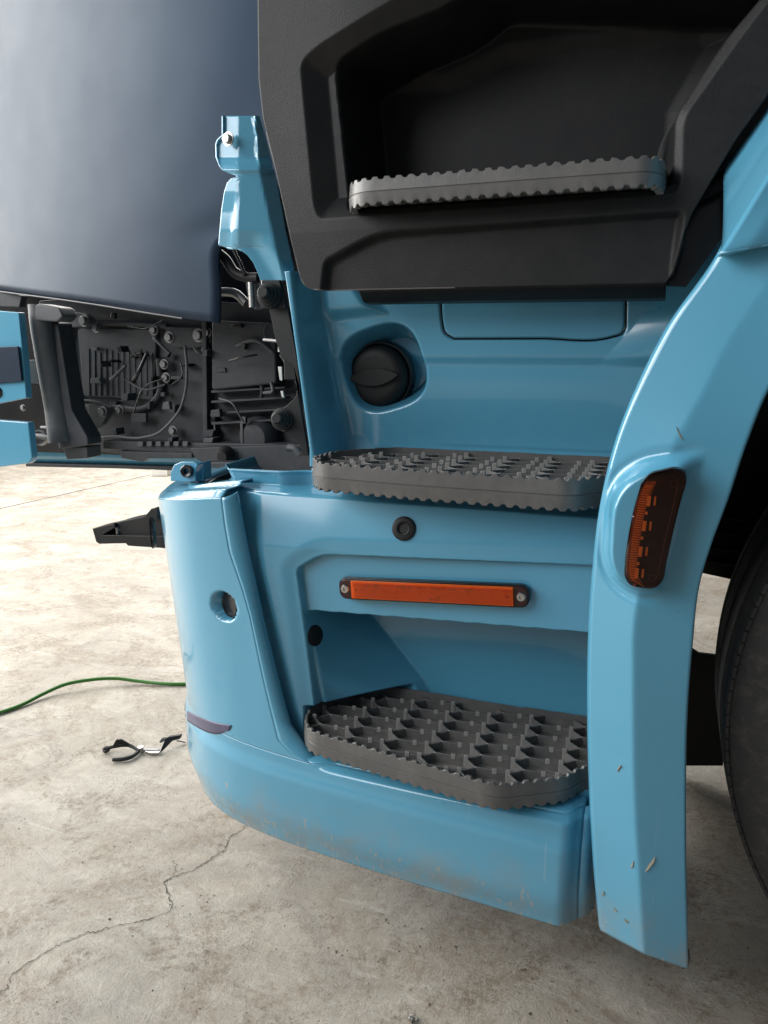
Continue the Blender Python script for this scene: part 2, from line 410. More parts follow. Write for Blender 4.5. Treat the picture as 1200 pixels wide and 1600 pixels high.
# ------------------------------------------------------------------ the truck
truck = bpy.data.objects.new('truck', None); COL.objects.link(truck); truck.location = TRUCK_LOC
truck['label'] = 'light blue truck cab with black steps, its front corner opened up'; truck['category'] = 'truck'

zl = .378; zm_ = .803
def xyz(px, py, z): q = PZ(px, py, z); return (q[0], q[1])
STEP_LOW = [xyz(474, 1122, zl), xyz(484, 1103, zl), xyz(548, 1078, zl), xyz(618, 1072, zl), xyz(760, 1096, zl), (-.05, 1.205), (-.02, 1.19), (-.02, 1.06), xyz(912, 1195, zl), xyz(888, 1213, zl), xyz(775, 1226, zl), xyz(640, 1187, zl), xyz(482, 1140, zl)]
STEP_MID = [xyz(486, 713, zm_), xyz(520, 704, zm_), (xyz(618, 697, zm_)[0], 1.222), (-.30, 1.224), (-.03, 1.224), (-.012, 1.20), (-.012, 1.10), xyz(930, 744, zm_), xyz(895, 748.5, zm_), xyz(640, 733, zm_), xyz(497, 722, zm_)]
def back_of(outline, X):
    # rearmost Y of an outline at each X, with nothing beyond its ends
    B = np.full(X.shape, 0.0); n = len(outline)
    for i in range(n):
        a = outline[i]; b = outline[(i+1) % n]
        if abs(b[0]-a[0]) < 1e-6: continue
        t = (X-a[0])/(b[0]-a[0]); y = a[1]+(b[1]-a[1])*t
        B = np.where((t >= -.02) & (t <= 1.02), np.maximum(B, y), B)
    return B
def notch(outline, zt, th, X, Z, Y):
    inz = sstep(zt+.010, zt+.003, Z)*sstep(zt-th-.010, zt-th-.004, Z)
    return Y+(np.maximum(Y, back_of(outline, X)+.004)-Y)*inz
# ---- entry panel (blue moulding behind the steps), a relief over the X-Z plane
Zj = .772
def yC(z): return np.interp(z, [.30, .50, .655, .735], [1.055, 1.062, 1.066, 1.086])
creaseL = [xz(x, y, 1.075) for x, y in ((403, 760), (403, 777), (419, 855), (422, 890), (446, 999), (472, 1111), (500, 1220))]
I_poly = [xz(x, y, 1.07) for x, y in ((463, 889), (500, 867), (1100, 893), (1100, 1300), (525, 1290), (494, 1100), (473, 955))]
I_poly = round_poly(I_poly, [.010, .02, .01, .01, .01, .05, .03])
E_top = [xz(x, y, 1.085) for x, y in ((440, 951.5), (474, 953), (1100, 1004))]
lip_r = xz(456, 746, 1.12)[0]
def H_low(X, Z):
    Y = yC(Z)
    # frame facet: left of the crease the moulding falls away towards the gap
    cx = np.interp(Z, [c[1] for c in creaseL[::-1]], [c[0] for c in creaseL[::-1]])
    dl = cx-X
    Y = Y+.005*sstep(0, .025, dl)+.06*np.maximum(dl-.012, 0)
    # rounded roll towards the inset
    d = sdf(I_poly, X, Z)
    Y = Y+.006*sstep(.030, .0, d)*(d > -1)
    inset = sstep(.0015, -.0035, d)
    ydd = np.interp(Z, [.50, .66], [1.082, 1.088])
    Y = Y*(1-inset)+np.maximum(ydd, 0)*inset
    # deep well under the lamp strip
    ztop = np.interp(X, [p[0] for p in E_top], [p[1] for p in E_top])
    xl = np.interp(Z, [xz(505, 1180, 1.07)[1], xz(494, 1100, 1.07)[1], xz(472, 955, 1.07)[1]], [xz(505, 1180, 1.07)[0], xz(494, 1100, 1.07)[0], xz(472, 955, 1.07)[0]])
    off = np.interp(Z, [.30, .39, .553], [.17, .135, .012])
    yleft = 1.070+.145*np.clip((X-xl)/off, 0, None)
    well = np.minimum(1.222+.02*(X+.4)*0, yleft)
    k = .006; hh = np.clip(.5+.5*(yleft-1.222)/k, 0, 1); well = yleft*(1-hh)+1.222*hh-k*hh*(1-hh)*.5
    inw = sstep(.001, -.004, Z-ztop)*sstep(-.0005, .004, X-xl)
    Y = Y*(1-inw)+np.maximum(well, Y)*inw
    # shelf on top and the upturned lip behind it
    top = sstep(.735, .741, Z)
    Y = Y*(1-top)+np.where(True, 1.132+.02*sstep(lip_r-.03, lip_r+.02, X), 0)*top
    Y = Y-.006*sstep(.757, .772, Z)*sstep(-.50, -.56, X)
    return notch(STEP_LOW, zl, .042, X, Z, Y)
nz, nx = 330, 300
BLp = [xz(359, 734, 1.13), xz(366, 750, 1.13), xz(371, 765, 1.12), xz(378, 800, 1.088), xz(390, 861, 1.078), xz(418, 987, 1.073), xz(447, 1102, 1.070), xz(456, 1131, 1.068), xz(479, 1162, 1.068), xz(500, 1210, 1.10), xz(520, 1280, 1.09)]
BL = polysample(BLp, nz)
zb = BL[-1][1]
BR = polysample([(.02, Zj), (.02, zb)], nz)
BL[:, 1] = np.minimum(BL[:, 1], Zj)
u = np.linspace(0, 1, nx)[None, :, None]
# make the rows bend from the left outline to level quickly
XZ = BL[:, None, :]*(1-u)+BR[:, None, :]*u
X, Z = XZ[..., 0], XZ[..., 1]
Y = H_low(X, Z)
GL = np.stack([X, Y, Z], -1)
# upper half of the same moulding
nzu = 230
lid = [xz(x, y, 1.20) for x, y in ((686, 440), (687, 470), (689, 500), (694, 520), (708, 529.5), (840, 529), (958, 526), (972, 521), (977, 510), (978, 440))]
lid = lid[:1]+[tuple(q) for q in spline(lid[1:5], 24)]+[tuple(q) for q in spline(lid[5:9], 24)]+lid[9:]
fc = P(594, 576, 1.20)
def H_up(X, Z):
    Y = 1.205+.016*sstep(.93, .80, Z)
    zc = xz(850, 563, 1.2)[1]
    Y = Y+.006*sstep(zc+.010, zc-.012, Z)
    # shoulder rising towards the wheel arch
    a = np.array(xz(935, 575, 1.19)); b = np.array(xz(1065, 430, 1.19)); e = (b-a)/np.linalg.norm(b-a)
    s = (X-a[0])*(e[1])-(Z-a[1])*e[0]
    Y = Y-.030*np.clip((s+.004)/.11, 0, 1)*sstep(zc-.03, zc+.05, Z+.0*s)
    # outer frame along the opening
    xe = np.interp(Z, [.77, .86, .98, 1.08], [xz(516, 700, 1.15)[0], xz(505, 610, 1.15)[0], xz(489, 520, 1.15)[0], xz(478, 430, 1.15)[0]])
    fr = sstep(.006, -.022, X-xe)
    Y = Y*(1-fr)+1.135*fr
    Y = Y-.004*np.exp(-((X-xe-.004)/.004)**2)
    Y = Y+.25*np.maximum(xz(455, 560, 1.13)[0]-.0*X-X, 0)*0
    # pocket beneath the door sill, upper front
    pk = [xz(x, y, 1.17) for x, y in ((474, 380), (474, 470), (480, 500), (555, 494), (592, 488), (575, 470), (520, 380))]
    Y = Y-.020*sstep(.006, -.020, sdf(pk, X, Z))*sstep(-.002, .02, X-xe)
    # shallow dish round the filler
    v = [xz(x, y, 1.17) for x, y in ((493, 512), (520, 518), (560, 540), (560, 700), (519, 700))]
    Y = Y+.004*sstep(.02, -.02, sdf(v, X, Z))
    # filler cup: superellipse mouth narrowing to a round bottom
    dx = (X-fc[0]); dz = (Z-fc[2]); an = .30
    rx = dx*math.cos(an)+dz*math.sin(an); rz = -dx*math.sin(an)+dz*math.cos(an)
    q = (np.abs(rx/.0720)**2.9+np.abs(rz/.0680)**2.9)**(1/2.9)
    dq = np.clip((1-q)/.30, 0, 1); Y = Y+.078*dq+.0030*sstep(1.06, .985, q)
    # shut line of the lid
    dg = dist_line(lid, X, Z)
    Y = Y+.0040*np.exp(-(dg/.0020)**2)
    return notch(STEP_MID, zm_, .044, X, Z, Y)
BLu = polysample([xz(445, 424, 1.135), xz(452, 470, 1.135), xz(462, 540, 1.135), xz(471, 605, 1.135), xz(480, 670, 1.135), xz(484, 700, 1.135), (xz(484, 714, 1.135)[0], Zj+.004)], nzu)
ztr = xz(1125, 345, 1.15)[1]
BRu = polysample([(.06, ztr), (.06, Zj+.004)], nzu)
uu = np.linspace(0, 1, 380)[None, :, None]
XZu = BLu[:, None, :]*(1-uu)+BRu[:, None, :]*uu
Xu, Zu = XZu[..., 0], XZu[..., 1]
GU = np.stack([Xu, H_up(Xu, Zu), Zu], -1)
upper_panel = grid('filler_panel', GU, BLUE, truck, .004)
step_panel = grid('step_panel', GL, BLUE, truck, .004)
ge = GL[:, 0]; grid('panel_return', np.array([ge, ge+np.array([-.012, .012, 0]), ge+np.array([-.040, .05, 0]), ge+np.array([-.045, .16, 0])]), BLUE, step_panel, .002, toward=(-3, 0, .5))
lq = polysample([q for q in lid], 120); ly = H_up(lq[None, :, 0], lq[None, :, 1])[0]
tube('lid_gap_shade', [np.array([x, y-.0016, z]) for (x, z), y in zip(lq, ly)], .0014, GLOSSBLACK, upper_panel, 6, 240)  # thin black tube in the groove stands in for the gap's shade
# shelf joining the two under the middle step
sh = np.array([[(x, y, Zj+.002) for x in np.linspace(-.535, .02, 6)] for y in (1.125, 1.24)])
grid('step_shelf', sh, BLUE, truck, .004, toward=(0, 1.2, 3))

# shallow lid, filler cap
capc = P(593, 588, 1.262)
ax = np.array([0, -1, 0.])
cap = lathe('filler_cap', [(.0, .022), (.034, .023), (.045, .0215), (.051, .015), (.053, .006), (.0535, -.012), (.049, -.014), (.049, -.03)], capc, ax, BLACK, truck, 48, 40)
for k in range(20):
    th = 2*math.pi*k/20
    pass
# moulded grip across the cap: a lens-shaped raised bar with a hollow
gr = []
for t in np.linspace(-1, 1, 15): gr.append((t*.044, .0125*(1-abs(t)**2.2)+.001))
for t in np.linspace(1, -1, 15): gr.append((t*.044, -.0145*(1-abs(t)**2.2)-.001))
rot = .10
ring = [capc+np.array([x*math.cos(rot)-z*math.sin(rot), -.019, x*math.sin(rot)+z*math.cos(rot)]) for x, z in gr]
prism('grip', ring, (0, -.012, 0), BLACK, cap, .004, 3)
lathe('cap_collar', [(.056, -.016), (.056, .002), (.058, .002), (.060, -.016)], capc, ax, GLOSSBLACK, cap, 48)
prism('cap_tab', [capc+np.array(v) for v in ((-.004, -.012, -.064), (.018, -.012, -.061), (.017, -.012, -.050), (-.004, -.012, -.051))], (0, .01, 0), GLOSSBLACK, cap, .001)

# rubber plug above the lamp and the plug in the well's side
pc = P(631, 826, 1.076); nrm = np.array([0, -1, .25]); nrm /= np.linalg.norm(nrm)
lathe('rubber_plug', [(0, .0015), (.0078, .0015), (.0085, .0045), (.0105, .005), (.0115, .0035), (.0165, .0035), (.0185, .002), (.019, -.004)], pc, nrm, BLACK, truck, 36, 40)
def hit(Hf, px, py, y0=1.04, y1=1.24):
    ys = np.linspace(y0, y1, 400); pp = np.array([P(px, py, y) for y in ys]); h_ = Hf(pp[None, :, 0], pp[None, :, 2])[0]
    i = int(np.argmax(ys > h_)); p = pp[i]; e = .004
    g = lambda a, b: float(Hf(np.array([[p[0]+a]]), np.array([[p[2]+b]]))[0, 0])
    n_ = np.array([(g(e, 0)-g(-e, 0))/(2*e), -1, (g(0, e)-g(0, -e))/(2*e)]); return p, n_/np.linalg.norm(n_)
hp2, hn2 = hit(H_low, 492, 993)
lathe('rubber_plug', [(0, .003), (.0150, .003), (.0175, .0012), (.018, -.006)], hp2, hn2, BLACK, truck, 32, 40)

# ---- marker lamp on the lamp strip
def marker_lamp():
    A = P(540, 917, 1.085); B = P(822, 930, 1.085)
    A = np.array([P(534, 916, 1.083)[0], 1.0835, P(534, 916, 1.083)[2]]); B = np.array([P(829, 929, 1.083)[0], 1.0835, P(829, 929, 1.083)[2]])
    L = np.linalg.norm(B-A); ex = (B-A)/L; ez = np.cross(ex, (0, 1, 0)); ez /= np.linalg.norm(ez)
    if ez[2] < 0: ez = -ez
    hh = .0175; c = (A+B)/2
    def ring(l, h, r, y): 
        q = round_poly([(-l, -h), (l, -h), (l, h), (-l, h)], r, 6)
        return [c+ex*a+ez*b+np.array([0, y, 0]) for a, b in q]
    housing = prism('marker_lamp', ring(L/2, hh, .0145, -.012), (0, .0115, 0), GLOSSBLACK, truck, .002, 3)
    prism('end_lens', [q-ex*0 for q in ring(L/2-.002, hh-.0025, .013, -.0135)], (0, .003, 0), ENDLENS, housing, .0012)
    l2 = L/2-.0225
    refl = prism('reflector', ring(l2, hh-.0032, .001, -.0160), (0, .003, 0), ORANGE, housing, .0005)
    for k in range(13):
        x = lerp(-l2+.018, l2-.012, k/12)
        q = c+ex*x+np.array([0, -.0160, 0])
        prism('led', [q+ex*a+ez*b for a, b in ((-.0014, -.002), (.0014, -.002), (.0014, .003), (-.0014, .003))], (0, -.0014, 0), ORANGE, housing, .0004, 1)
    for zz in (.0105, .0085, -.011):
        q = c+ez*zz+np.array([0, -.0161, 0])
        prism('lens_rib', [q+ex*a+ez*b for a, b in ((-l2+.002, -.0004), (l2-.002, -.0004), (l2-.002, .0004), (-l2+.002, .0004))], (0, -.0008, 0), ORANGE, housing, 0)
    prism('lens', ring(l2+.0005, hh-.0025, .0015, -.0195), (0, .0018, 0), ORANGE_LENS, housing, .0008)
    for s, dx in ((-1, 0), (1, 0)):
        q = c+ex*s*(L/2-.0115)+np.array([0, -.0135, 0])
        scw = lathe('screw', [(0, .0008), (.0022, .0008), (.0030, .0028), (.0060, .0026), (.0072, .0012), (.0075, -.001)], q, (0, -1, 0), STEEL, housing, 24)
        q2 = c+ex*s*(l2-.008)+np.array([0, -.0163, 0])
        lathe('pin_hole', [(0, .0003), (.0014, .0003)], q2, (0, -1, 0), TEXTD, housing, 12)
    # moulded approval marks: two ringed marks and short rows of characters
    def mark(u0, w, v0, hgt, n):
        V = []; Fc = []
        for k in range(n):
            a = u0+w*k/n; m_ = RNG.integers(0, 3)
            segs = [[(0, 0), (.0, 1)], [(0, 1), (.6, 1)], [(0, 0), (.6, 0)], [(.6, 0), (.6, 1)]]
            for sgi in RNG.choice(4, 2+int(RNG.integers(0, 2)), replace=False):
                (x1, y1), (x2, y2) = segs[sgi]; ww = w/n
                t = .00022; b0 = len(V)
                q1 = c+ex*(a+x1*ww)+ez*(v0+y1*hgt)+np.array([0, -.0197, 0]); q2 = c+ex*(a+x2*ww)+ez*(v0+y2*hgt)+np.array([0, -.0197, 0])
                dd = (q2-q1)/np.linalg.norm(q2-q1); nn = np.cross(dd, (0, 1, 0))*t
                V += [q1-nn, q2-nn, q2+nn, q1+nn]; Fc.append([b0, b0+1, b0+2, b0+3])
        pydata('imprint', V, Fc, TEXTD, housing, False)
    for u0, w, n in ((-.105, .012, 5), (-.090, .010, 4), (-.050, .008, 3), (-.037, .012, 5), (-.018, .016, 6), (.004, .024, 9), (.033, .010, 4), (.058, .012, 4)):
        mark(u0, w, .0072, .0026, n)
    mark(.0, .016, -.0095, .0022, 7); mark(.012, .010, -.0060, .0026, 4)
    for u0 in (-.083, -.040):
        q = c+ex*u0+ez*.0085+np.array([0, -.0196, 0])
        lathe('ring_mark', [(.0028, 0), (.0028, .0003), (.0033, .0003), (.0033, 0)], q, (0, -1, 0), TEXTD, housing, 20)
marker_lamp()

# ---- treads
def make_step(outline, ztop, thick, label, pitch_x=.134, row=.0182, seam=True, tooth=.017, ang=0.0, bottom_teeth=True):
    """outline: X-Y points of the tread edge"""
    ring0 = np.array(round_poly(outline, .022, 8)); ring0 = np.vstack([ring0, ring0[:1]])
    per = np.linalg.norm(np.diff(ring0, axis=0), axis=1).sum()
    n = int(per/.0021); R = polysample(ring0, n+1)[:-1]
    if ((R[:, 0]*np.roll(R[:, 1], -1)-np.roll(R[:, 0], -1)*R[:, 1]).sum()) < 0: R = R[::-1]
    T = np.roll(R, -1, 0)-np.roll(R, 1, 0); T /= np.linalg.norm(T, axis=1)[:, None]; N = np.stack([T[:, 1], -T[:, 0]], 1)
    s = np.arange(n)/n*per; cnt = round(per/tooth); ph = (s/per*cnt) % 1
    tz = np.clip((np.abs(ph-.5)-.17)/.12, 0, 1)            # trapezoid teeth
    jit = RNG.normal(0, .0003, cnt)[np.minimum((s/per*cnt).astype(int), cnt-1)]
    ph2 = (s/per*cnt*.97+.3) % 1; tb = np.clip((np.abs(ph2-.5)-.16)/.13, 0, 1)
    fr_ = sstep(.55, .15, N[:, 1]); tz = 1-(1-tz)*fr_; tb = 1-(1-tb)*fr_
    zt = ztop-.0034*(1-tz)+jit*tz; zb_ = ztop-thick+(.0038*(1-tb) if bottom_teeth else 0)
    w = .0045; zm = ztop-thick*.52
    prof = [(-w, ztop-.024+0*zt), (-w+.0003, zt), (-.0008, zt), (0, zt-.0008), (.0002, ztop-.0064+0*zt), (.0012, zm+.0012+0*zt), (.0002, zm+.0003+0*zt), (.0002, zm-.0003+0*zt), (.0016, zm-.0012+0*zt),
            (.0010, ztop-thick+.0068+0*zt), (.0005, zb_+.001), (-.0006, zb_), (-w-.004, zb_), (-w-.004, ztop-.024+0*zt)]
    V = []; Fc = []
    for o, z in prof:
        zz = z if hasattr(z, '__len__') else np.full(n, z)
        V += [(R[i, 0]+N[i, 0]*o, R[i, 1]+N[i, 1]*o, zz[i]) for i in range(n)]
    for k in range(len(prof)):
        k2 = (k+1) % len(prof)
        for i in range(n):
            j = (i+1) % n; Fc.append([k*n+i, k*n+j, k2*n+j, k2*n+i])
    rim = pydata('step_tread', V, Fc, TREAD, truck); sharp(rim, 24); rim['label'] = label
    # floor of the cells
    inner = R-N*.003
    prism('cell_floor', [(x, y, ztop-.0215) for x, y in inner[::6]], (0, 0, -.004), CELL, rim, 0)
    # honeycomb of long cells
    poly = [tuple(q) for q in (R-N*.0035)[::12]]
    cx, cy = R.mean(0); ca, sa = math.cos(ang), math.sin(ang)
    segs = []; nodes = []
    hx = pitch_x/2; fl = hx*.62; dg = hx-fl      # half flat length etc.
    # brick-like hexagons: flats along the tread, slanting webs between the rows
    L = (R[:, 0].max()-R[:, 0].min()); D = (R[:, 1].max()-R[:, 1].min())
    for j in range(-int(D/row)-2, int(D/row)+3):
        for i in range(-int(L/pitch_x)-2, int(L/pitch_x)+3):
            ox = i*pitch_x+(j % 2)*hx; oy = j*row
            a = (ox-fl*.5*1.15, oy); b = (ox+fl*.5*1.15, oy)
            c2 = (ox+hx-fl*.5*1.15, oy+row); c1 = (ox+hx-fl*.5*1.15, oy-row)
            segs += [(a, b, 0), (b, c2, 1), (b, c1, 2)]; nodes += [(b, 1), (a, 0), ((ox+(fl*.1), oy), 2)]
    def tr(p): return (cx+p[0]*ca-p[1]*sa, cy+p[0]*sa+p[1]*ca)
    OUT = [[], []]
    def rib(a, b, t, z0, z1, taper=.8):
        nonlocal OUT
        V, Fc = OUT
        a = np.array(a); b = np.array(b); d = b-a; l = np.linalg.norm(d); d /= l; nn = np.array([-d[1], d[0]])
        k = len(V)
        for z, tt in ((z0, t*1.25), (z1, t*taper)):
            for q, sgn in ((a, -1), (b, -1), (b, 1), (a, 1)):
                V.append((*(q+nn*tt*sgn), z))
        Fc.extend([[k+4, k+5, k+6, k+7], [k, k+1, k+5, k+4], [k+1, k+2, k+6, k+5], [k+2, k+3, k+7, k+6], [k+3, k, k+4, k+7]])
    tt_ = np.linspace(0, 1, 32); AB = np.array([(*tr(a), *tr(b)) for a, b, kd in segs])
    SX = AB[:, :1]+(AB[:, 2:3]-AB[:, :1])*tt_; SY = AB[:, 1:2]+(AB[:, 3:4]-AB[:, 1:2])*tt_
    IN = sdf(poly, SX, SY) < 0
    for (a, b, kd), ab, m_ in zip(segs, AB, IN):
        i = np.where(m_)[0]
        if len(i) < 4: continue
        a, b = ab[:2], ab[2:]; t0, t1 = tt_[i[0]], tt_[i[-1]]
        rib(a+(b-a)*t0, a+(b-a)*t1, .0016 if kd == 0 else .0020, ztop-.023, ztop-(.0072 if kd == 0 else .0082))
    V1, F1 = OUT; OUT = [[], []]
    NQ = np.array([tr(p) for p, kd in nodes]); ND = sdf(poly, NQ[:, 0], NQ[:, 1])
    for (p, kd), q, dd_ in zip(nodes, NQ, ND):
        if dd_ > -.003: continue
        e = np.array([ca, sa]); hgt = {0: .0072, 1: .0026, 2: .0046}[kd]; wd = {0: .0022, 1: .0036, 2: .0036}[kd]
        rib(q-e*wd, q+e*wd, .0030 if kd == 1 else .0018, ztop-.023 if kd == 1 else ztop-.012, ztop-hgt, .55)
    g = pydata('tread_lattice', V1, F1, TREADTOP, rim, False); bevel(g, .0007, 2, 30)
    g = pydata('tread_nubs', OUT[0], OUT[1], NUB_GLINT, rim, False); bevel(g, .0011, 2, 30); g['kind'] = 'stuff'
    return rim
make_step(STEP_LOW, zl, .042, 'lowest step tread, its open cells dusty and scuffed', ang=-.02)
make_step(STEP_MID, zm_, .044, 'middle step tread', row=.0195)
zu_ = 1.190
def xyp(px, py, Y): q = P(px, py, Y); return (q[0], q[1])
make_step([xyp(543, 290, 1.055), xyp(560, 287, 1.022), xyp(800, 275, 1.02), xyp(1012, 255, 1.02), xyp(1036, 250, 1.04), (-.012, 1.20), (-.06, 1.22), (-.40, 1.22), (-.45, 1.17)],
          zu_, .036, 'topmost step tread, set into the black door sill')

# ---- bumper: corner shell and lower band
plan = np.array([(-.010, .978), (-.20, .990), (-.36, 1.002), (-.50, 1.016), (-.60, 1.031), (-.67, 1.049), (-.726, 1.074), (-.781, 1.116), (-.824, 1.160), (-.866, 1.222), (-.897, 1.30), (-.918, 1.42), (-.925, 1.60)])
PL = spline(plan, 400)
def outz(z): return .034*np.clip((z-.30)/.42, 0, 1)
def bumper_pt(si, z):
    """si: index along the plan curve (float), z height; leans out with height, tucks in at the bottom"""
    i = np.clip(si, 0, 398.999); i0 = np.floor(i).astype(int); t = i-i0
    p = PL[i0]*(1-t)[..., None]+PL[i0+1]*t[..., None]
    T = PL[np.minimum(i0+2, 399)]-PL[np.maximum(i0-2, 0)]; T /= np.linalg.norm(T, axis=-1)[..., None]
    N = np.stack([T[..., 1], -T[..., 0]], -1)*-1.0
    N = np.where((N[..., 1:2] > .2), -N, N)
    front = sstep(-.60, -.80, p[..., 0])
    o = outz(z)*front-.014*sstep(.215, .140, z)**1.5
    # crease line: the band below it stands a little prouder
    zc = .262+.10*(1-front)*0
    o = o+.006*sstep(.300, .270, z)*(1-sstep(-.45, -.55, p[..., 0])*0)
    q = p+N*o[..., None]
    return np.concatenate([q, z[..., None]], -1)
PV = PL[PL[:, 1] < 1.19]; IV = np.arange(len(PV)).astype(float)
def idx_at(px, py):
    """plan index whose point projects on the pixel, on the side turned to the viewer"""
    d0 = ray(px, py); z = CAM_H+d0[2]*PV[:, 1]/d0[1]
    q = bumper_pt(IV, z); z = CAM_H+d0[2]*q[:, 1]/d0[1]; q = bumper_pt(IV, z)
    d = q-CAM; e = np.abs(600+F*(d@_r)/(d@_f)-px); i = int(np.argmin(e))
    return i, z[i]
ridge = [(346, 778), (352, 820), (360, 863), (381, 923), (391, 964), (412, 1062), (429, 1134), (436, 1157), (456, 1180), (483, 1193)]
RI = np.array([idx_at(*p) for p in ridge], float)
zjoin = RI[-1][1]
order = np.argsort(RI[:, 1]); zz_r, ii_r = RI[order, 1], RI[order, 0]
ztopL, ztopR = .706, RI[0][1]
def top_z(si):
    p = PL[np.clip(si.astype(int), 0, 399)]; z = np.full(len(si), .72)
    for _ in range(3):
        q = np.concatenate([p, z[:, None]], 1)-CAM; w = q@_f; px = np.clip(600+F*(q@_r)/w, 236, 350)
        d = np.array([ray(x, 777-(x-236)*.0) for x in px]); z = CAM_H+d[:, 2]*p[:, 1]/d[:, 1]
    k = int(np.argmin(np.where(p[:, 1] < 1.19, p[:, 0], 9))); z[k:] = z[k]; return z
nsu, nvu = 150, 150
vs = np.linspace(0, 1, nvu)
Gc = np.zeros((nvu, nsu, 3))
for a, v in enumerate(vs):
    zr = lerp(ztopR, zjoin, v); zlft = lerp(ztopL, zjoin, v)
    sr = np.interp(zr, zz_r, ii_r)
    si = lerp(sr, 399, np.linspace(0, 1, nsu)); zz = lerp(top_z(lerp(RI[0][0], 399, np.linspace(0, 1, nsu))), zjoin, v)
    Gc[a] = bumper_pt(si, zz)
# round recess hole for the towing eye
hc = np.array(idx_at(350, 948)); hp = bumper_pt(np.array([hc[0]]), np.array([hc[1]]))[0]
hn = np.array([-.42, -.9, 0]); hn /= np.linalg.norm(hn)
D = Gc-hp; rad = np.linalg.norm(D-(D@hn)[..., None]*hn, axis=-1)
Gc = Gc-hn*(.034*sstep(.0262, .0215, rad))[..., None]
bumper = grid('bumper_corner', Gc, BLUE, truck, .004, toward=(-3, -1, .5))
lathe('towing_eye_socket', [(0, -.013), (.0190, -.013), (.0205, -.011), (.0225, -.030)], hp, hn, GLOSSBLACK, bumper, 32)
# flange on the rear edge of the corner, rolling inwards into the gap
gapl = [(372, 768), (378, 800), (390, 861), (418, 987), (447, 1102), (456, 1131), (476, 1159), (498, 1186)]
ridp = [(346, 776), (352, 815), (360, 863), (386, 945), (424, 1112), (433, 1148), (452, 1177), (484, 1194)]
nfl = 90
Ra = []
for p in polysample([(q[0], q[1]) for q in ridge], nfl):
    pass
rr_pts = polysample(ridge, nfl); gg_pts = polysample(gapl, nfl)
Gf = np.zeros((nfl, 9, 3))
for a in range(nfl):
    i_, z_ = np.interp(a/(nfl-1), np.linspace(0, 1, nvu), np.arange(nvu)), 0
    r0 = Gc[min(int(round(i_)), nvu-1), 0]
    gy = r0[1]+.017
    g0 = P(gg_pts[a][0], gg_pts[a][1], gy)
    for k in range(9):
        t = k/8; b_ = math.sin(t*math.pi/2); c_ = 1-math.cos(t*math.pi/2)
        Gf[a, k] = r0+(g0-r0)*np.array([b_, c_, t])
grid('flange', Gf, BLUE, bumper, .003)
# bevelled top edge of the corner and the ledge behind it
top = Gc[0]
N2 = np.gradient(top[:, :2], axis=0); N2 /= np.linalg.norm(N2, axis=1)[:, None]; inn = np.stack([-N2[:, 1], N2[:, 0]], 1)
if (inn[30] @ np.array([.3, 1.])) < 0: inn = -inn
Gt = []
for o, dz in ((0, 0), (.0015, .0018), (.004, .0035), (.012, .0105), (.0145, .0115), (.018, .0118), (.052, .0125), (.054, .0140), (.0545, .0175), (.056, .0185), (.085, .019), (.087, .012)):
    Gt.append(np.concatenate([top[:, :2]+inn*o, (top[:, 2]+dz)[:, None]], 1))
grid('bumper_top', np.array(Gt), BLUE, bumper, .002, toward=(0, .5, 3))
# lower band
nb, ns_ = 70, 260
Gb = np.zeros((nb, ns_, 3))
s_end = idx_at(905, 1350)[0]
s_all = np.linspace(s_end, 399, ns_)
i_r = RI[-1][0]
ztopb = np.where(s_all <= i_r, np.interp(s_all, [s_end, i_r], [.326, zjoin]), zjoin)
for a, v in enumerate(np.linspace(0, 1, nb)):
    z = lerp(ztopb, np.full(ns_, .1465), v)
    Gb[a] = bumper_pt(s_all, z)
# round the top edge of the band back under the tread
for a in range(nb):
    w_ = sstep(.014, 0, ztopb-Gb[a, :, 2])*sstep(i_r+6, i_r-14, s_all)
    Gb[a, :, 1] += .014*w_**2
# round the rear end of the band
se = sstep(10, 0, s_all-s_end)
Gb[..., 1] += (.028*se**2)[None, :]
band = grid('bumper_band', Gb, BLUE, truck, .004, toward=(-2, -2, .3))
tb_ = Gb[0]; Gs = np.array([tb_, tb_+np.array([0, .004, .003]), tb_+np.array([0, .10, .010])])
grid('band_top', Gs[:, :], BLUE, band, .002, toward=(-.3, 1, 3))
e0 = Gb[:, 0]; Ge = np.array([e0, e0+np.array([.012, .012, 0]), e0+np.array([.020, .035, 0]), e0+np.array([.022, .16, 0])])
grid('band_end', Ge, BLUE, band, .003, toward=(2, 0, .3))
b0 = Gb[-1]; Gu = np.array([b0, b0+np.array([0, .006, -.002]), b0+np.array([0.02, .030, 0])])
grid('band_lip', Gu, BLUE, band, .002, toward=(0, 1, -3))
# faded film strip under the crease
fs = []
upc = [(272, 1095), (285, 1106), (305, 1117), (330, 1127), (362, 1134)]; loc_ = [(276, 1107), (290, 1124), (312, 1139), (340, 1147), (358, 1141)]
for a, b in zip(spline(upc, 24), spline(loc_, 24)):
    row_ = []
    for t in np.linspace(0, 1, 6):
        q = a+(b-a)*t; i_, z_ = idx_at(*q); pt = bumper_pt(np.array([float(i_)]), np.array([z_]))[0]
        d_ = pt-CAM; row_.append(pt-d_/np.linalg.norm(d_)*.0022)
    fs.append(row_)
grid('film_strip', np.array(fs), PURPLE, bumper, .001)['label'] = 'faded purple film strip stuck below the crease'

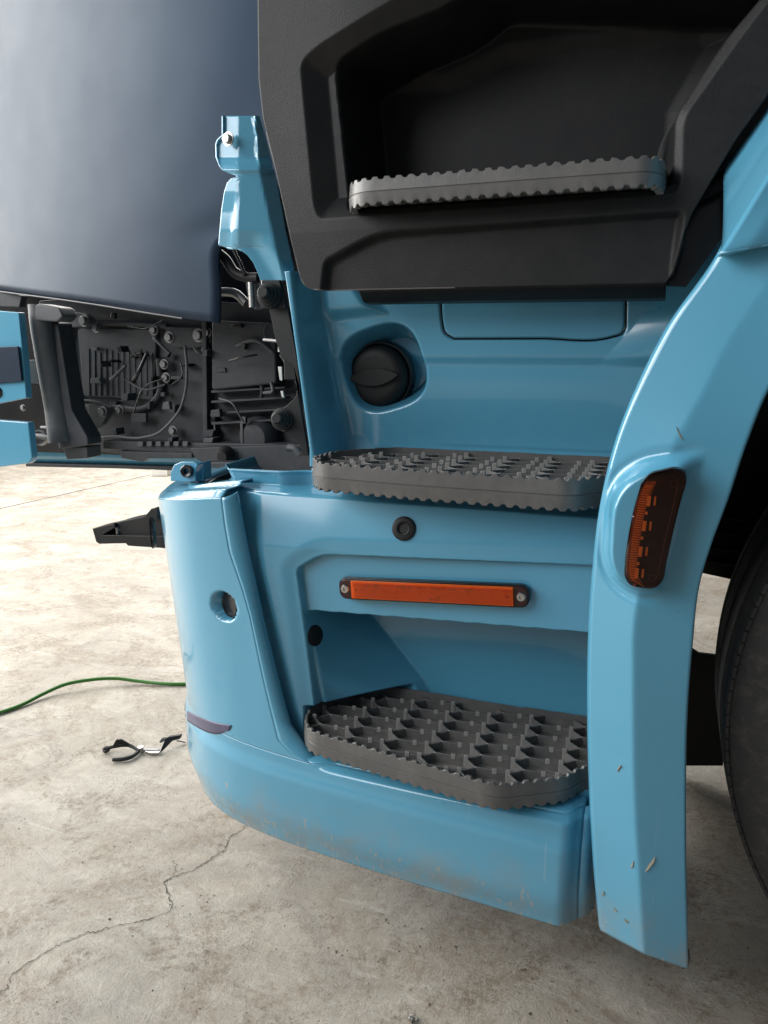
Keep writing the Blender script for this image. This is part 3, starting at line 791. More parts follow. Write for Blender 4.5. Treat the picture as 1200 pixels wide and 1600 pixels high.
# hinge eye standing on the bumper top
hy = 1.235
eye = plate('hinge_lug', [(266, 752), (266, 738), (272, 726), (283, 721.5), (302, 721.5), (309, 726), (305, 738), (306, 752)], hy, .022, BLUE, bumper, .002)
plate('hinge_lug', [(307, 752), (305, 738), (309, 724), (317, 722), (318, 752)], hy+.02, .03, BLUE, bumper, .002)
lathe('hinge_bolt', [(0, -.004), (.005, -.004), (.0055, .006), (.0105, .008), (.0125, .006), (.013, -.012)], P(294, 736, hy)+np.array([0, -.002, 0]), (.15, -1, .1), GLOSSBLACK, bumper, 24)

# black bracket standing out ahead of the bumper
fb = plate('front_bracket', [(144, 826), (150, 847), (155, 850), (196, 849), (200, 853), (260, 857), (262, 838), (160, 836), (180, 824), (178, 818)], 1.34, .05, BLACK, truck, .0015)
plate('bracket_rib', [(181, 817), (186, 815), (226, 806), (262, 806), (262, 842), (190, 838)], 1.35, .05, BLACK, fb, .004, 3)
plate('bracket_fin', [(226, 807), (236, 795), (246, 793), (246, 812)], 1.33, .02, BLACK, fb, .001)
lathe('bracket_screw', [(0, 0), (.004, 0), (.004, .012), (.0055, .012), (.0055, .015), (0, .015)], P(184, 834, 1.35), (0, 0, 1), DULL, fb, 12)
lathe('bracket_grommet', [(.010, 0), (.030, 0), (.033, .004), (.033, .008)], P(242, 832, 1.30), (-.75, -.66, 0), GLOSSBLACK, fb, 28)

# ---- wheel-arch fender
FL = [(1152, 330), (1122, 392), (1040, 512), (1000, 590), (960, 690), (936, 790), (923, 900), (917, 1000), (915.5, 1100), (919, 1250), (927, 1380), (934, 1452)]
FR = [(1330, 440), (1262, 508), (1222, 566), (1200, 602), (1163, 690), (1133, 780), (1107, 850), (1089, 910), (1077, 1010), (1070, 1100), (1067, 1300), (1071, 1513)]
FM = [(1252, 360), (1200, 440), (1135, 540), (1100, 610), (1052, 700), (1020, 790), (1003, 900), (990, 980), (989, 1060), (992, 1260), (999, 1380), (1006, 1491)]
yl = .965; ym = .936; yr = .947
nF = 260
sl = spline([P(x, y, yl) for x, y in FL], nF); sm = spline([P(x, y, yy_) for (x, y), yy_ in zip(FM, (.953, .953, .951, .949, .946, .942, .938, .936, .935, .935, .935, .935))], nF); sr_ = spline([P(x, y, yr) for x, y in FR], nF)
cols = []
def mixp(a, b, t): return a+(b-a)*t
# left return, rounded left edge, left facet, ridge, right facet, right return
cols.append(sl+np.array([.022, .075, 0])); cols.append(sl+np.array([.006, .030, 0]))
for t in np.linspace(0, 1, 7):
    th = t*math.pi/2; cols.append(sl+np.array([.0, 0, 0])+(np.array([.000, .014, 0])*(1-math.sin(th)))+(sm-sl)*(.10*(1-math.cos(th))))
for t in np.linspace(.10, 1, 34)[1:]: 
    q = mixp(sl, sm, t); cols.append(q)
for t in np.linspace(0, 1, 30)[1:]: cols.append(mixp(sm, sr_, t))
for k in range(1, 5):
    th = k/4*math.pi/2; cols.append(sr_+np.array([.004*math.sin(th), .005*(1-math.cos(th)), 0]))
cols.append(sr_+np.array([.004, .030, 0])); cols.append(sr_+np.array([.002, .055, 0]))
GF = np.stack(cols, 1)
ridx = 2+7+33-1
# soften ridge
for it in range(3):
    c0 = GF.copy(); GF[:, ridx-2:ridx+3] = .25*c0[:, ridx-3:ridx+2]+.5*c0[:, ridx-2:ridx+3]+.25*c0[:, ridx-1:ridx+4]
# raised pad round the turn lamp
pad = [xz(x, y, .935) for x, y in ((948, 790), (966, 752), (1000, 728), (1050, 718), (1140, 712), (1110, 850), (1080, 928), (1045, 932), (985, 926), (955, 905), (944, 870))]
pad = round_poly(pad, .02, 6)
dpad = sdf(pad, GF[..., 0], GF[..., 2])
core = np.zeros(GF.shape[:2], bool); core[:, 6:-8] = True
padY = .921+.10*(GF[..., 0]-P(990, 830, .93)[0])*.35
bl = sstep(.0045, -.0105, dpad)*core
rdg = sstep(P(1040, 800, .93)[0]-.0, P(1085, 800, .93)[0]+.0, GF[..., 0]+.16*(GF[..., 2]-.79)*-1)
GF[..., 1] = GF[..., 1]*(1-bl*(1-rdg))+np.minimum(padY, GF[..., 1])*(bl*(1-rdg))
# shallow groove round the pad's foot
GF[..., 1] += .0022*np.exp(-((dpad-.008)/.004)**2)*core*(1-rdg)
fender = grid('wheel_arch_fender', GF, BLUE, truck, .004)
for pts_ in (((1056, 667), (1060, 672), (1068, 688), (1063, 684)), ((1008, 1362), (1013, 1352), (1024, 1338), (1022, 1346), (1013, 1358)), ((964, 1205), (967, 1198), (970, 1196), (967, 1204)),
             ((940, 1400), (943, 1393), (944, 1397)), ((958, 1418), (964, 1422), (962, 1424)), ((975, 1436), (982, 1440), (978, 1441)), ((985, 1355), (990, 1344), (988, 1354))):
    q = []
    for x, y in pts_:
        d_ = ray(x, y); ys_ = np.linspace(.90, .99, 500); pp = CAM+d_[None]*(ys_/d_[1])[:, None]
        sub = GF[:, 8:-8].reshape(-1, 3); best = None
        j = int(np.argmin([np.min((sub[::3, 0]-p[0])**2+(sub[::3, 1]-p[1])**2+(sub[::3, 2]-p[2])**2) for p in pp[::10]]))*10
        q.append(pp[j]+np.array([0, -.0012, 0]))
    prism('paint_nick', q, (0, .004, 0), plastic('bare_primer', (.27, .24, .17), .7), fender, 0)
# clip tab behind the fender's foot
plate('fender_clip', [(1064, 1503), (1078, 1500), (1076, 1510), (1066, 1515)], .975, .02, BLACK, fender, .001)

# upper blue panel above the fender, overlapping it
up = [(1124, 398), (1135, 385), (1320, 372), (1420, 140), (1205, 160), (1131, 258)]
U = np.array([[P(1122, 398, .925), P(1175, 389, .93), P(1230, 380, .94), P(1330, 366, .95)],
              [P(1135, 382, .93), P(1180, 372, .93), P(1235, 362, .94), P(1335, 345, .95)],
              [P(1195, 285, .945), P(1245, 275, .95), P(1300, 265, .955), P(1390, 250, .965)],
              [P(1262, 170, .96), P(1312, 160, .96), P(1360, 150, .96), P(1440, 140, .97)],
              [P(1330, 60, .97), P(1380, 50, .97), P(1420, 40, .97), P(1500, 30, .97)]])
def refine(Gin, nu, nv):
    A = np.stack([polysample(Gin[i], nu) for i in range(Gin.shape[0])]); return np.stack([polysample(A[:, j], nv) for j in range(nu)], 1)
def refine_s(Gin, nu, nv):
    A = np.stack([spline(Gin[i], nu) for i in range(Gin.shape[0])]); return np.stack([spline(A[:, j], nv) for j in range(nu)], 1)
uf = grid('upper_fender', refine(U, 24, 40), BLUE, truck, .006)
# its inner flank falling back to the door
U2 = np.array([[P(1122, 398, .925), P(1126, 396, 1.0), P(1130, 394, 1.10)],
               [P(1135, 382, .93), P(1131, 330, 1.02), P(1130, 262, 1.10)],
               [P(1195, 285, .945), P(1170, 270, 1.02), P(1150, 235, 1.10)],
               [P(1262, 170, .96), P(1240, 160, 1.02), P(1210, 150, 1.10)],
               [P(1330, 60, .97), P(1310, 50, 1.02), P(1290, 40, 1.10)]])
grid('fender_flank', refine(U2, 24, 40), BLUE, uf, .004)
lo = np.array([[P(1122, 398, .925), P(1175, 389, .93), P(1230, 380, .94), P(1330, 366, .95)], [P(1122, 398, .925)+np.array([.002, .02, .002]), P(1175, 389, .93)+np.array([0, .02, .002]), P(1230, 380, .94)+np.array([0, .02, .002]), P(1330, 366, .95)+np.array([0, .02, .002])]])
grid('fender_lip', refine(lo, 10, 3), BLUE, uf, .002, toward=(0, 1, -3))

# ---- turn lamp in the fender
def turn_lamp():
    out = [(1001, 757), (1014, 741), (1035, 734.5), (1062, 732), (1071, 738), (1073, 750), (1066, 776), (1052, 832), (1042, 878), (1035, 908), (1026, 917.5), (1000, 918.5), (985, 915), (976.5, 903), (976, 880), (981, 840), (990, 795)]
    yb = .921
    out = [tuple(q) for q in spline(out+out[:1], 90)[:-1]]
    def yat(px): return .9150+(px-975)*.00004
    ring = [P(x, y, yat(x)) for x, y in out]
    body = prism('turn_lamp', [r+np.array([0, -.001, 0]) for r in ring], (0, .018, 0), BROWN, truck, .0010)
    body['label'] = 'smoked amber turn lamp with ribbed inner lens'
    cpx = np.mean(np.array(out), 0)
    front = [P(cpx[0]+(x-cpx[0])*.985, cpx[1]+(y-cpx[1])*.99, yat(x)-.0095) for x, y in out]
    n = len(ring); ringf = [r+np.array([0, -.0012, 0]) for r in ring]
    front2 = [P(cpx[0]+(x-cpx[0])*.90, cpx[1]+(y-cpx[1])*.95, yat(x)-.0125) for x, y in out]
    c0 = P(cpx[0], cpx[1], yat(cpx[0])-.0132)
    V = ringf+front+front2+[c0]
    Fc = [[i, (i+1) % n, n+(i+1) % n, n+i] for i in range(n)]+[[n+i, n+(i+1) % n, 2*n+(i+1) % n, 2*n+i] for i in range(n)]+[[2*n+i, 2*n+(i+1) % n, 3*n] for i in range(n)]
    lens = pydata('lens', V, Fc, SMOKE_LENS, body)
    bm = bmesh.new(); bm.from_mesh(lens.data); bmesh.ops.recalc_face_normals(bm, faces=bm.faces); bm.faces.ensure_lookup_table()
    sharp(lens, 25); bm.normal_update()
    if bm.faces[-1].normal.y > 0: bmesh.ops.reverse_faces(bm, faces=bm.faces)
    bm.to_mesh(lens.data); bm.free()
    bk = [(1010, 752), (1001, 766), (994, 785), (988, 812), (983, 842), (980, 870), (978.5, 892), (984, 907), (996, 914), (1004, 912), (997, 900), (996, 880), (1000, 850), (1005, 815), (1012, 785), (1022, 762), (1026, 752)]
    prism('amber_light_guide', [P(x, y, yat(x)-.0016) for x, y in bk], (0, .0008, 0), plastic('amber_light_guide', (.26, .075, .015), .35, 0, .3), body, 0)
    # ribs down the inner edge
    edge = [(1012, 753), (1004, 763), (998, 780), (992, 805), (987, 835), (983, 865), (981, 890), (986, 905), (996, 911)]
    E2 = spline(edge, 46)
    for k, q in enumerate(E2[2:]):
        L = 10.5 if k < 38 else 8
        a = P(q[0]+2.2, q[1], yat(q[0])-.0040); b = P(q[0]+2.2+L, q[1]+1.2+(4 if k > 39 else 0), yat(q[0])-.0022)
        tube('lens_rib', [a, b], .00062, AMBER, body, 6)
    for (x, y) in ((1013, 783), (1006, 822), (1000, 862), (994, 896)):
        q = P(x, y, yat(x)-.0035)
        for dx, hw, hh_ in ((0, .0021, .0060), (10, .0011, .0052)):
            qq = P(x+dx, y, yat(x)-.0030)
            prism('led', [qq+np.array(v) for v in ((-hw, 0, -hh_), (hw, 0, -hh_), (hw*1.3, 0, hh_), (-hw*.7, 0, hh_))], (0, .001, 0), AMBER, body, 0)
        prism('led_mount', [P(x-5+a, y+17+b, yat(x)-.004) for a, b in ((0, 0), (4, 0), (4, 4), (0, 4))], (0, .002, 0), AMBER, body, 0)
    for (x, y) in ((1053, 756), (1019, 903)):
        lathe('ring_mark', [(.0034, 0), (.0034, .0004), (.0040, .0004), (.0040, 0)], P(x, y, yat(x)-.003), (0, -1, 0), AMBER if False else plastic('ring_imprint', (.10, .04, .025), .4), body, 24)
    tube('rim_line', [P(x, y, yat(x)-.002) for x, y in ((1061, 748), (1052, 790), (1040, 840), (1030, 885), (1026, 905))], .0006, plastic('lens_edge', (.10, .035, .025), .3), body, 6)
turn_lamp()

# ---- black door sill carrying the top step
yd = 1.075
def dpt(x, y, Y=yd): return xz(x, y, Y)
out_l = [(395, -60), (398, 120), (405, 182), (425, 262), (441, 333), (456, 400), (464, 432), (472, 446), (488, 452.5)]
rec = round_poly([dpt(x, y) for x, y in ((511, 92), (585, 45), (700, -5), (760, -60), (1235, -60), (1130, 62), (1054, 182), (1050, 291), (800, 309), (537, 327))], [.02, .03, .05, .02, .02, .02, .012, .012, .05, .012], 6)
bez = round_poly([dpt(x, y) for x, y in ((466, 95), (492, 72), (600, 8), (700, -50), (730, -80), (1260, -80), (1150, 66), (1066, 185), (1064, 300), (800, 320), (496, 341), (488, 320))], .015, 5)
shelf = round_poly([dpt(x, y) for x, y in ((505, 408), (590, 364), (800, 349), (1068, 330), (1058, 395), (1040, 600), (480, 600))], [.01, .03, .02, .01, .01, .01, .01], 6)
brow = [dpt(x, y, 1.19) for x, y in ((540, 115), (690, 108), (780, 62), (1100, 22), (1130, 40), (1060, 160), (1050, 300), (540, 330))]
def H_door(X, Z):
    Y = np.full(X.shape, yd)
    z5 = dpt(700, 350)[1]
    Y = Y+.05*np.clip(z5-Z, 0, 1)+.012*sstep(-.40, -.62, X)
    d1 = sdf(bez, X, Z); 
    b_ = np.clip((.001-d1)/.032, 0, 1); Y = Y+.024*b_
    # soft ledge and scooped field below the step bay
    d3 = sdf(shelf, X, Z); Y = Y+.014*sstep(.004, -.008, d3)
    d2 = sdf(rec, X, Z); Y = Y+(1.245-yd-.03)*sstep(.001, -.013, d2)
    Y = Y+.009*sstep(.014, -.018, sdf(brow, X, Z))*(d2 < -.01)
    return Y
nvd, nud = 250, 330
topz = dpt(700, -90)[1]; 
DLp = np.array([dpt(x, y) for x, y in out_l]); DLp[0, 1] = topz
DL = polysample(DLp, nvd)
right_pts = [dpt(x, y) for x, y in ((1330, -90), (1200, 148), (1150, 218), (1100, 302), (1082, 332), (1066, 372), (1050, 425), (1041, 441))]
right_pts[0] = (right_pts[0][0], topz)
DR = polysample(right_pts, nvd)
ud = np.linspace(0, 1, nud)[None, :, None]
XZd = DL[:, None]*(1-ud)+DR[:, None]*ud
Xd, Zd = XZd[..., 0], XZd[..., 1]
GD = np.stack([Xd, H_door(Xd, Zd), Zd], -1)
door = grid('door_sill', GD, BLACK, truck, .006); door['label'] = 'black grained plastic door sill with a deep bay for the top step'
# underside flange
bot = GD[-1]; m0 = (bot[:, 0] > P(548, 455, yd)[0])
bb = bot[m0]
grid('sill_flange', np.array([bb+np.array([0, .006, .002]), bb+np.array([0, .016, -.004]), bb+np.array([0, .030, -.016]), bb+np.array([0, .055, -.019])]), BLACK, door, .004)
# thin light edge bead along the sill's front lower edge
bead = [np.array([x, yd+.0125, z]) for x, z in DL[int(nvd*.45):]]
tube('edge_bead', bead[::6]+[bot[k]+np.array([0, -.0005, 0]) for k in range(6, 150, 8)], .0011, plastic('worn_black_edge', (.10, .09, .085), .45), door, 6, 160)
# dark gap and corrugated hose behind the sill's rear edge
plate('door_gap_liner', [(1030, 300), (1140, 230), (1128, 372), (1072, 448), (1030, 446)], 1.13, .01, GLOSSBLACK, truck, 0)
hp_ = spline([P(1072, 312, 1.10), P(1100, 300, 1.10), P(1128, 283, 1.11), P(1150, 262, 1.12)], 44)
tube('corrugated_hose', list(hp_), [.009+.0014*(k % 2) for k in range(88)], BLACK, truck, 12, 88)

# ---- blue corner bracket beside the door
rows = [(181, 349, 405), (200, 349, 411), (213, 349, 415), (220, 341, 417), (226, 338.5, 418), (246, 339, 423), (258, 342, 426), (266, 347, 428), (271, 358, 429), (274.5, 369, 430), (276, 369.5, 430.5), (279, 361, 431), (285, 355, 433), (300, 350, 436), (330, 345.5, 442), (360, 343, 447), (383, 341, 452), (386.5, 352, 453), (387.5, 364, 453), (391, 376, 454), (399, 387, 455), (411, 396, 458), (425, 402, 460), (438, 407, 463)]
Gk = []
for y, a, b in rows:
    rw = []
    for t in np.linspace(0, 1, 26):
        x = lerp(a, b, t); crease = np.interp(y, [180, 260, 440], [396, 404, 442])
        Yk = 1.128+.0006*max(x-crease, 0)*1.3
        Yk += .010*float(sstep(0, -10, y-262))*float(sstep(a-3, a+3, x))*(1 if x < crease else .5)-.006*float(np.exp(-((y-262)/5.0)**2))
        Yk += .012*float(sstep(372, 388, y))*float(sstep(30, -5, x-np.interp(y, [380, 440], [395, 432])))
        Yk += .0035*float(sstep(-4, 4, np.interp(y, [300, 390], [372, 358])-x))*float(sstep(310, 318, y))
        Yk += .00022*abs(x-372)
        rw.append(P(x, y, Yk))
    Gk.append(rw)
kb = grid('corner_bracket', refine(np.array(Gk), 60, 150), BLUE, truck, .003)
bolt('bracket_bolt', P(356, 217, 1.128), (0.2, 1, 0), .0085, STEEL, kb)

# ---- dark cab corner panel, upper left
CY = {-160: 1.76, 0: 1.50, 140: 1.385, 260: 1.33, 345: 1.31, 420: 1.305, 560: 1.30}
CP = [[(x, y, float(np.interp(x, list(CY), list(CY.values())))) for k, x, y in r] for r in (
      [(-160, -160, -420), (0, 0, -420), (140, 140, -420), (260, 260, -420), (345, 345, -420), (420, 420, -420), (560, 560, -420)],
      [(-160, -160, 120), (0, 0, 120), (140, 140, 120), (260, 260, 120), (345, 345, 120), (420, 420, 120), (560, 560, 120)],
      [(-160, -160, 300), (0, 0, 310), (140, 140, 320), (260, 260, 330), (345, 335, 330), (420, 372, 330), (560, 415, 330)],
      [(-160, -160, 370), (0, 0, 380), (140, 140, 388), (260, 252, 388), (345, 318, 388), (420, 334, 388), (560, 343, 388)],
      [(-160, -160, 400), (0, 0, 420), (140, 140, 438), (260, 245, 452), (345, 322, 458), (420, 336, 458), (560, 343, 458)],
      [(-160, -160, 432), (0, 0, 455), (140, 140, 474), (260, 235, 489), (345, 305, 500), (420, 330, 503), (560, 342, 505)])]
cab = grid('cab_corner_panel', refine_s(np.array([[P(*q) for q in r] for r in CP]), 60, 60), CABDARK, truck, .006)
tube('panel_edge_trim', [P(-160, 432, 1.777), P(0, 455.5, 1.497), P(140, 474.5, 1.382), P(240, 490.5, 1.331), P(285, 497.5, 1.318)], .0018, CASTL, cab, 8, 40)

for q0, q1 in (((-40, 368, 1.545), (275, 430, 1.322)),):
    pts_ = [P(lerp(q0[0], q1[0], t), lerp(q0[1], q1[1], t)+6*math.sin(t*3.1), float(np.interp(lerp(q0[0], q1[0], t), [-160, 0, 140, 260, 345], [1.765, 1.505, 1.389, 1.333, 1.313]))+.004) for t in np.linspace(0, 1, 12)]
    tube('panel_swage', pts_, [.003, .007, .007, .004], CABDARK, cab, 10, 60)
# ---- what shows in the opened front corner
yw = 1.62
eng = plate('engine_side_cover', [(60, 470), (180, 460), (330, 470), (470, 480), (484, 560), (484, 706), (330, 716), (255, 716), (110, 700), (70, 620)], yw, .10, CAST, truck, .004)
# raised frame of the cover
tube('cover_rib', [P(110, 505, yw-.01), P(108, 600, yw-.01), P(125, 628, yw-.01), P(180, 636, yw-.01), P(232, 634, yw-.01), P(248, 618, yw-.01), P(249, 560, yw-.01)], .009, CAST, eng, 8, 50)
tube('cover_rib', [P(125, 505, yw-.01), P(200, 506, yw-.01), P(262, 510, yw-.01)], .007, CAST, eng, 8, 20)
plate('cover_field', [(120, 512), (245, 514), (240, 626), (130, 620)], yw-.012, .02, CAST, eng, .004, 8)
for i, x in enumerate(range(135, 236, 9)):
    plate('cooling_fin', [(x, 545+(i % 3)*3), (x+4, 545+(i % 3)*3), (x+5, 618), (x+1, 618)], yw-.0145, .006, CAST, eng, .0008)
plate('cover_block', [(330, 500), (430, 505), (432, 600), (330, 610)], yw-.05, .06, CAST, eng, .006, 6)
for y in (610, 626, 644, 660):
    plate('cover_web', [(330, y), (445, y-6), (445, y-3), (330, y+4)], yw-.04, .03, CAST, eng, .001)
plate('cover_web', [(315, 500), (322, 500), (324, 690), (317, 690)], yw-.03, .03, CAST, eng, .002)
plate('cover_web', [(375, 660), (379, 660), (380, 705), (376, 705)], yw-.05, .03, CASTL, eng, .001)
lathe('cover_boss', [(0, .03), (.030, .028), (.045, .015), (.05, 0)], P(405, 682, yw-.02), (0, -1, 0), CAST, eng, 24)
for k in range(46):
    x_, y_ = RNG.uniform(125, 465), RNG.uniform(485, 700); w_, h_ = RNG.uniform(3, 16), RNG.uniform(3, 12)
    plate('clip', [(x_, y_), (x_+w_, y_+RNG.uniform(-2, 2)), (x_+w_+RNG.uniform(-3, 3), y_+h_), (x_+RNG.uniform(-2, 2), y_+h_)], yw-RNG.uniform(.015, .07), RNG.uniform(.01, .04), [CAST, CAST, GLOSSBLACK, CASTL][int(RNG.integers(0, 4))], eng, .0015)
for k in range(16):
    x_, y_ = RNG.uniform(120, 440), RNG.uniform(480, 690); yk_ = yw-RNG.uniform(.03, .09); dx_, dy_ = RNG.uniform(-70, 70), RNG.uniform(-60, 60)
    tube('wire', [P(x_, y_, yk_), P(np.clip(x_+dx_*.4+RNG.uniform(-12, 12), 110, 470), np.clip(y_+dy_*.3+RNG.uniform(-12, 12), 478, 700), yk_-.01), P(np.clip(x_+dx_, 110, 470), np.clip(y_+dy_, 478, 700), yk_)], RNG.uniform(.0015, .005), [CAST, GLOSSBLACK, CASTL][int(RNG.integers(0, 3))], eng, 8, 24)
# slanting strut with a round top
tube('radiator_strut', [P(62, 476, 1.48), P(64, 500, 1.48), P(76, 570, 1.49), P(90, 640, 1.5), P(98, 690, 1.5)], [.026, .026, .028, .030, .034], CASTL, truck, 16, 40)
plate('strut_web', [(80, 500), (90, 505), (112, 640), (136, 682), (138, 696), (96, 702), (88, 640)], 1.49, .05, CAST, truck, .004)
plate('strut_top', [(54, 478), (58, 474), (92, 480), (98, 494), (90, 503), (54, 501)], 1.455, .05, CASTL, truck, .004, 4)
b1 = plate('mount_bracket', [(108, 487), (132, 490), (141, 498), (139, 507), (128, 510), (110, 512)], yw-.05, .02, CASTL, truck, .002, 3)
bolt('bracket_bolt', P(131, 501, yw-.055), (0, 1, 0), .012, DULL, b1)
b2 = plate('mount_bracket', [(137, 630), (168, 638), (168, 648), (158, 664), (140, 674)], yw-.05, .02, CASTL, truck, .002, 3)
bolt('bracket_bolt', P(160, 643, yw-.055), (0, 1, 0), .011, DULL, b2)
b3 = plate('mount_bracket', [(39, 563), (55, 562), (62, 600), (40, 598)], 1.52, .02, CASTL, truck, .002, 3)
for x, y, r in ((150, 512, .010), (240, 516, .010), (264, 527, .011), (310, 524, .013), (323, 520, .010), (256, 569, .010), (259, 590, .010), (321, 547, .009), (186, 641, .011), (270, 673, .010), (36, 637, .007)):
    bolt('cover_bolt', P(x, y, yw-.022), (0, 1, 0), r, DULL, eng)
plate('cover_bracket', [(255, 510), (330, 512), (328, 540), (300, 545), (268, 543)], yw-.02, .02, CAST, eng, .003, 5)
tube('cable', [P(289, 540, yw-.05), P(292, 575, yw-.06), P(290, 610, yw-.06), P(281, 640, yw-.06), P(266, 660, yw-.06), P(248, 676, yw-.06), P(220, 684, yw-.06), P(180, 682, yw-.06), P(135, 688, yw-.05)], .0035, CASTL, truck, 8, 70)
tube('cable', [P(120, 625, yw-.03), P(150, 627, yw-.03), P(175, 636, yw-.03)], .003, CASTL, truck, 8, 24)
tube('hose', [P(45, 678, 1.56), P(70, 683, 1.55), P(97, 688, 1.55)], .008, CASTL, truck, 8, 24)
tube('hose', [P(65, 668, 1.56), P(80, 670, 1.55), P(92, 680, 1.54), P(96, 700, 1.54)], .005, CASTL, truck, 8, 24)
lathe('hose_clamp', [(.016, -.01), (.020, -.01), (.020, .01), (.016, .01)], P(62, 684, 1.56), (.4, -1, .2), DULL, truck, 20)
# lower rails
rail = plate('lower_rail', [(160, 688), (290, 692), (470, 694), (472, 708), (330, 712), (160, 702)], 1.56, .05, CAST, truck, .003)
plate('rail_clip', [(185, 705), (300, 708), (300, 716), (230, 716), (222, 722), (190, 716)], 1.55, .02, CAST, rail, .002)
plate('rail_label_plate', [(205, 646), (228, 646), (228, 660), (205, 660)], yw-.03, .01, CAST, eng, .001)
for k in range(6):
    plate('rail_tooth', [(215+k*14, 690), (223+k*14, 690), (223+k*14, 697), (215+k*14, 697)], 1.55, .01, CASTL, rail, .001)
plate('tow_bracket', [(97, 698), (136, 698), (137, 716), (104, 718)], 1.5, .05, CAST, truck, .003)
# far bumper beam seen from behind
fbm = np.array([[P(40, 703, 1.95), P(180, 706, 1.95), P(330, 708, 1.95), P(500, 700, 1.95)], [P(40, 716, 1.95), P(180, 719, 1.95), P(330, 722, 1.95), P(500, 714, 1.95)],
                [P(40, 724, 1.97), P(180, 727, 1.97), P(330, 732, 1.97), P(500, 724, 1.97)], [P(40, 727, 2.0), P(180, 730, 2.0), P(330, 736, 2.0), P(500, 728, 2.0)]])
grid('front_bumper_beam', refine_s(fbm, 30, 20), BLUE, truck, .02)
plate('beam_edge', [(40, 724), (180, 727), (290, 730), (420, 732), (420, 738), (290, 736), (180, 732), (40, 729)], 1.94, .03, CAST, truck, .002)
# loose blue pieces of the front, at the left edge
fp = plate('front_grille_piece', [(-90, 478), (29, 488), (36, 560), (41, 622), (-10, 632), (-90, 640)], 1.42, .02, BLUE, truck, .002, 2)
plate('piece_pocket', [(-90, 545), (28, 541), (34, 596), (-90, 606)], 1.412, .006, CABDARK, fp, .002, 2)
lathe('piece_hole', [(0, .003), (.012, .003), (.014, .001)], P(-3, 613, 1.42), (0, -1, 0), GLOSSBLACK, fp, 20)
plate('front_lower_piece', [(-90, 650), (44, 660), (50, 716), (45, 724), (-10, 731), (-90, 734)], 1.40, .02, BLUE, truck, .003, 3)
plate('front_plate', [(-60, 440), (34, 462), (30, 480), (-60, 476)], 1.5, .02, CAST, truck, .002)
# added black backing sheets, standing in for deep shade in the opening
plate('bay_dark_backing', [(-120, 430), (520, 430), (520, 712), (330, 716), (-120, 700)], 1.86, .02, GLOSSBLACK, truck, 0)
plate('bay_dark_backing_upper', [(300, 380), (480, 380), (490, 520), (300, 520)], 1.70, .02, GLOSSBLACK, truck, 0)
# upper mount: silver bracket and rubber bush on the panel edge
sb = plate('latch_bracket', [(383, 440), (410, 438), (414, 480), (398, 484), (388, 470)], 1.34, .02, CASTL, truck, .002)
tube('latch_rod', [P(335, 456, 1.36), P(370, 460, 1.36), P(385, 474, 1.36)], .009, DULL, truck, 10, 20)
tube('latch_rod', [P(392, 441, 1.33), P(394, 480, 1.33)], .006, STEEL, truck, 10)
tube('latch_spring', [P(409, 438, 1.25), P(411, 452, 1.25), P(403, 462, 1.25), P(410, 468, 1.25)], .0018, STEEL, truck, 8, 30)
mb = plate('mount_plate', [(408, 438), (436, 437), (447, 481), (424, 482), (412, 473)], 1.19, .01, BLACK, truck, .002, 2)
def bush(c, ax_, s, par):
    lathe('rubber_bush', [(0, .030*s), (.008*s, .030*s), (.0105*s, .027*s), (.0115*s, .020*s), (.014*s, .019*s), (.0145*s, .012*s), (.0175*s, .011*s), (.018*s, .004*s), (.021*s, .003*s), (.0215*s, -.006*s)], c, ax_, BLACK, par, 28, 30)
bush(P(421, 462, 1.185), (.1, -1, .15), 1.0, mb)
# tall bracket strip behind the panel edge, with slots
ms = plate('mount_strip', [(420, 478), (449, 478), (466, 572), (470, 640), (482, 712), (473, 712), (466, 690), (448, 676), (432, 668), (427, 655), (430, 645), (448, 634), (462, 620), (466, 600), (458, 570), (440, 560), (430, 530)], 1.20, .008, BLACK, truck, .001)
bush(P(441, 655, 1.198), (.1, -1, .15), .95, ms)
for pts in (((434, 527), (441, 527), (440, 548), (446, 550), (434, 550)), ((434, 573), (440, 573), (441, 595), (437, 594)), ((438, 611), (442, 611), (444, 622), (440, 620))):
    plate('slot_light', list(pts), 1.30, .004, WHITEP, truck, .0008)  # pale plates paint the bright floor showing through the slots
tube('slot_rod', [P(412, 531, 1.32), P(434, 533, 1.31)], .003, DULL, truck, 8)
tube('bracket_foot', [P(450, 700, 1.3), P(462, 702, 1.3), P(470, 710, 1.3)], .008, CASTL, truck, 8, 16)
# loom behind the blue bracket
tube('wiring_loom', [P(340, 395, 1.34), P(352, 405, 1.34), P(366, 425, 1.34), P(390, 434, 1.34), P(404, 434, 1.34)], .010, BLACK, truck, 10, 40)
tube('wiring_loom', [P(362, 386, 1.33), P(372, 405, 1.33), P(383, 430, 1.33)], .004, GLOSSBLACK, truck, 8, 24)
plate('lower_bay_wall', [(296, 700), (492, 694), (492, 760), (330, 766), (322, 744)], 1.52, .02, CAST, truck, .002)
plate('floor_bracket', [(318, 722), (360, 722), (362, 750), (318, 750)], 1.45, .03, CAST, truck, .003)
lathe('floor_bush', [(0, .01), (.012, .01), (.02, .0), (.024, -.01)], P(350, 713, 1.5), (0, -1, 0), BLACK, truck, 20)

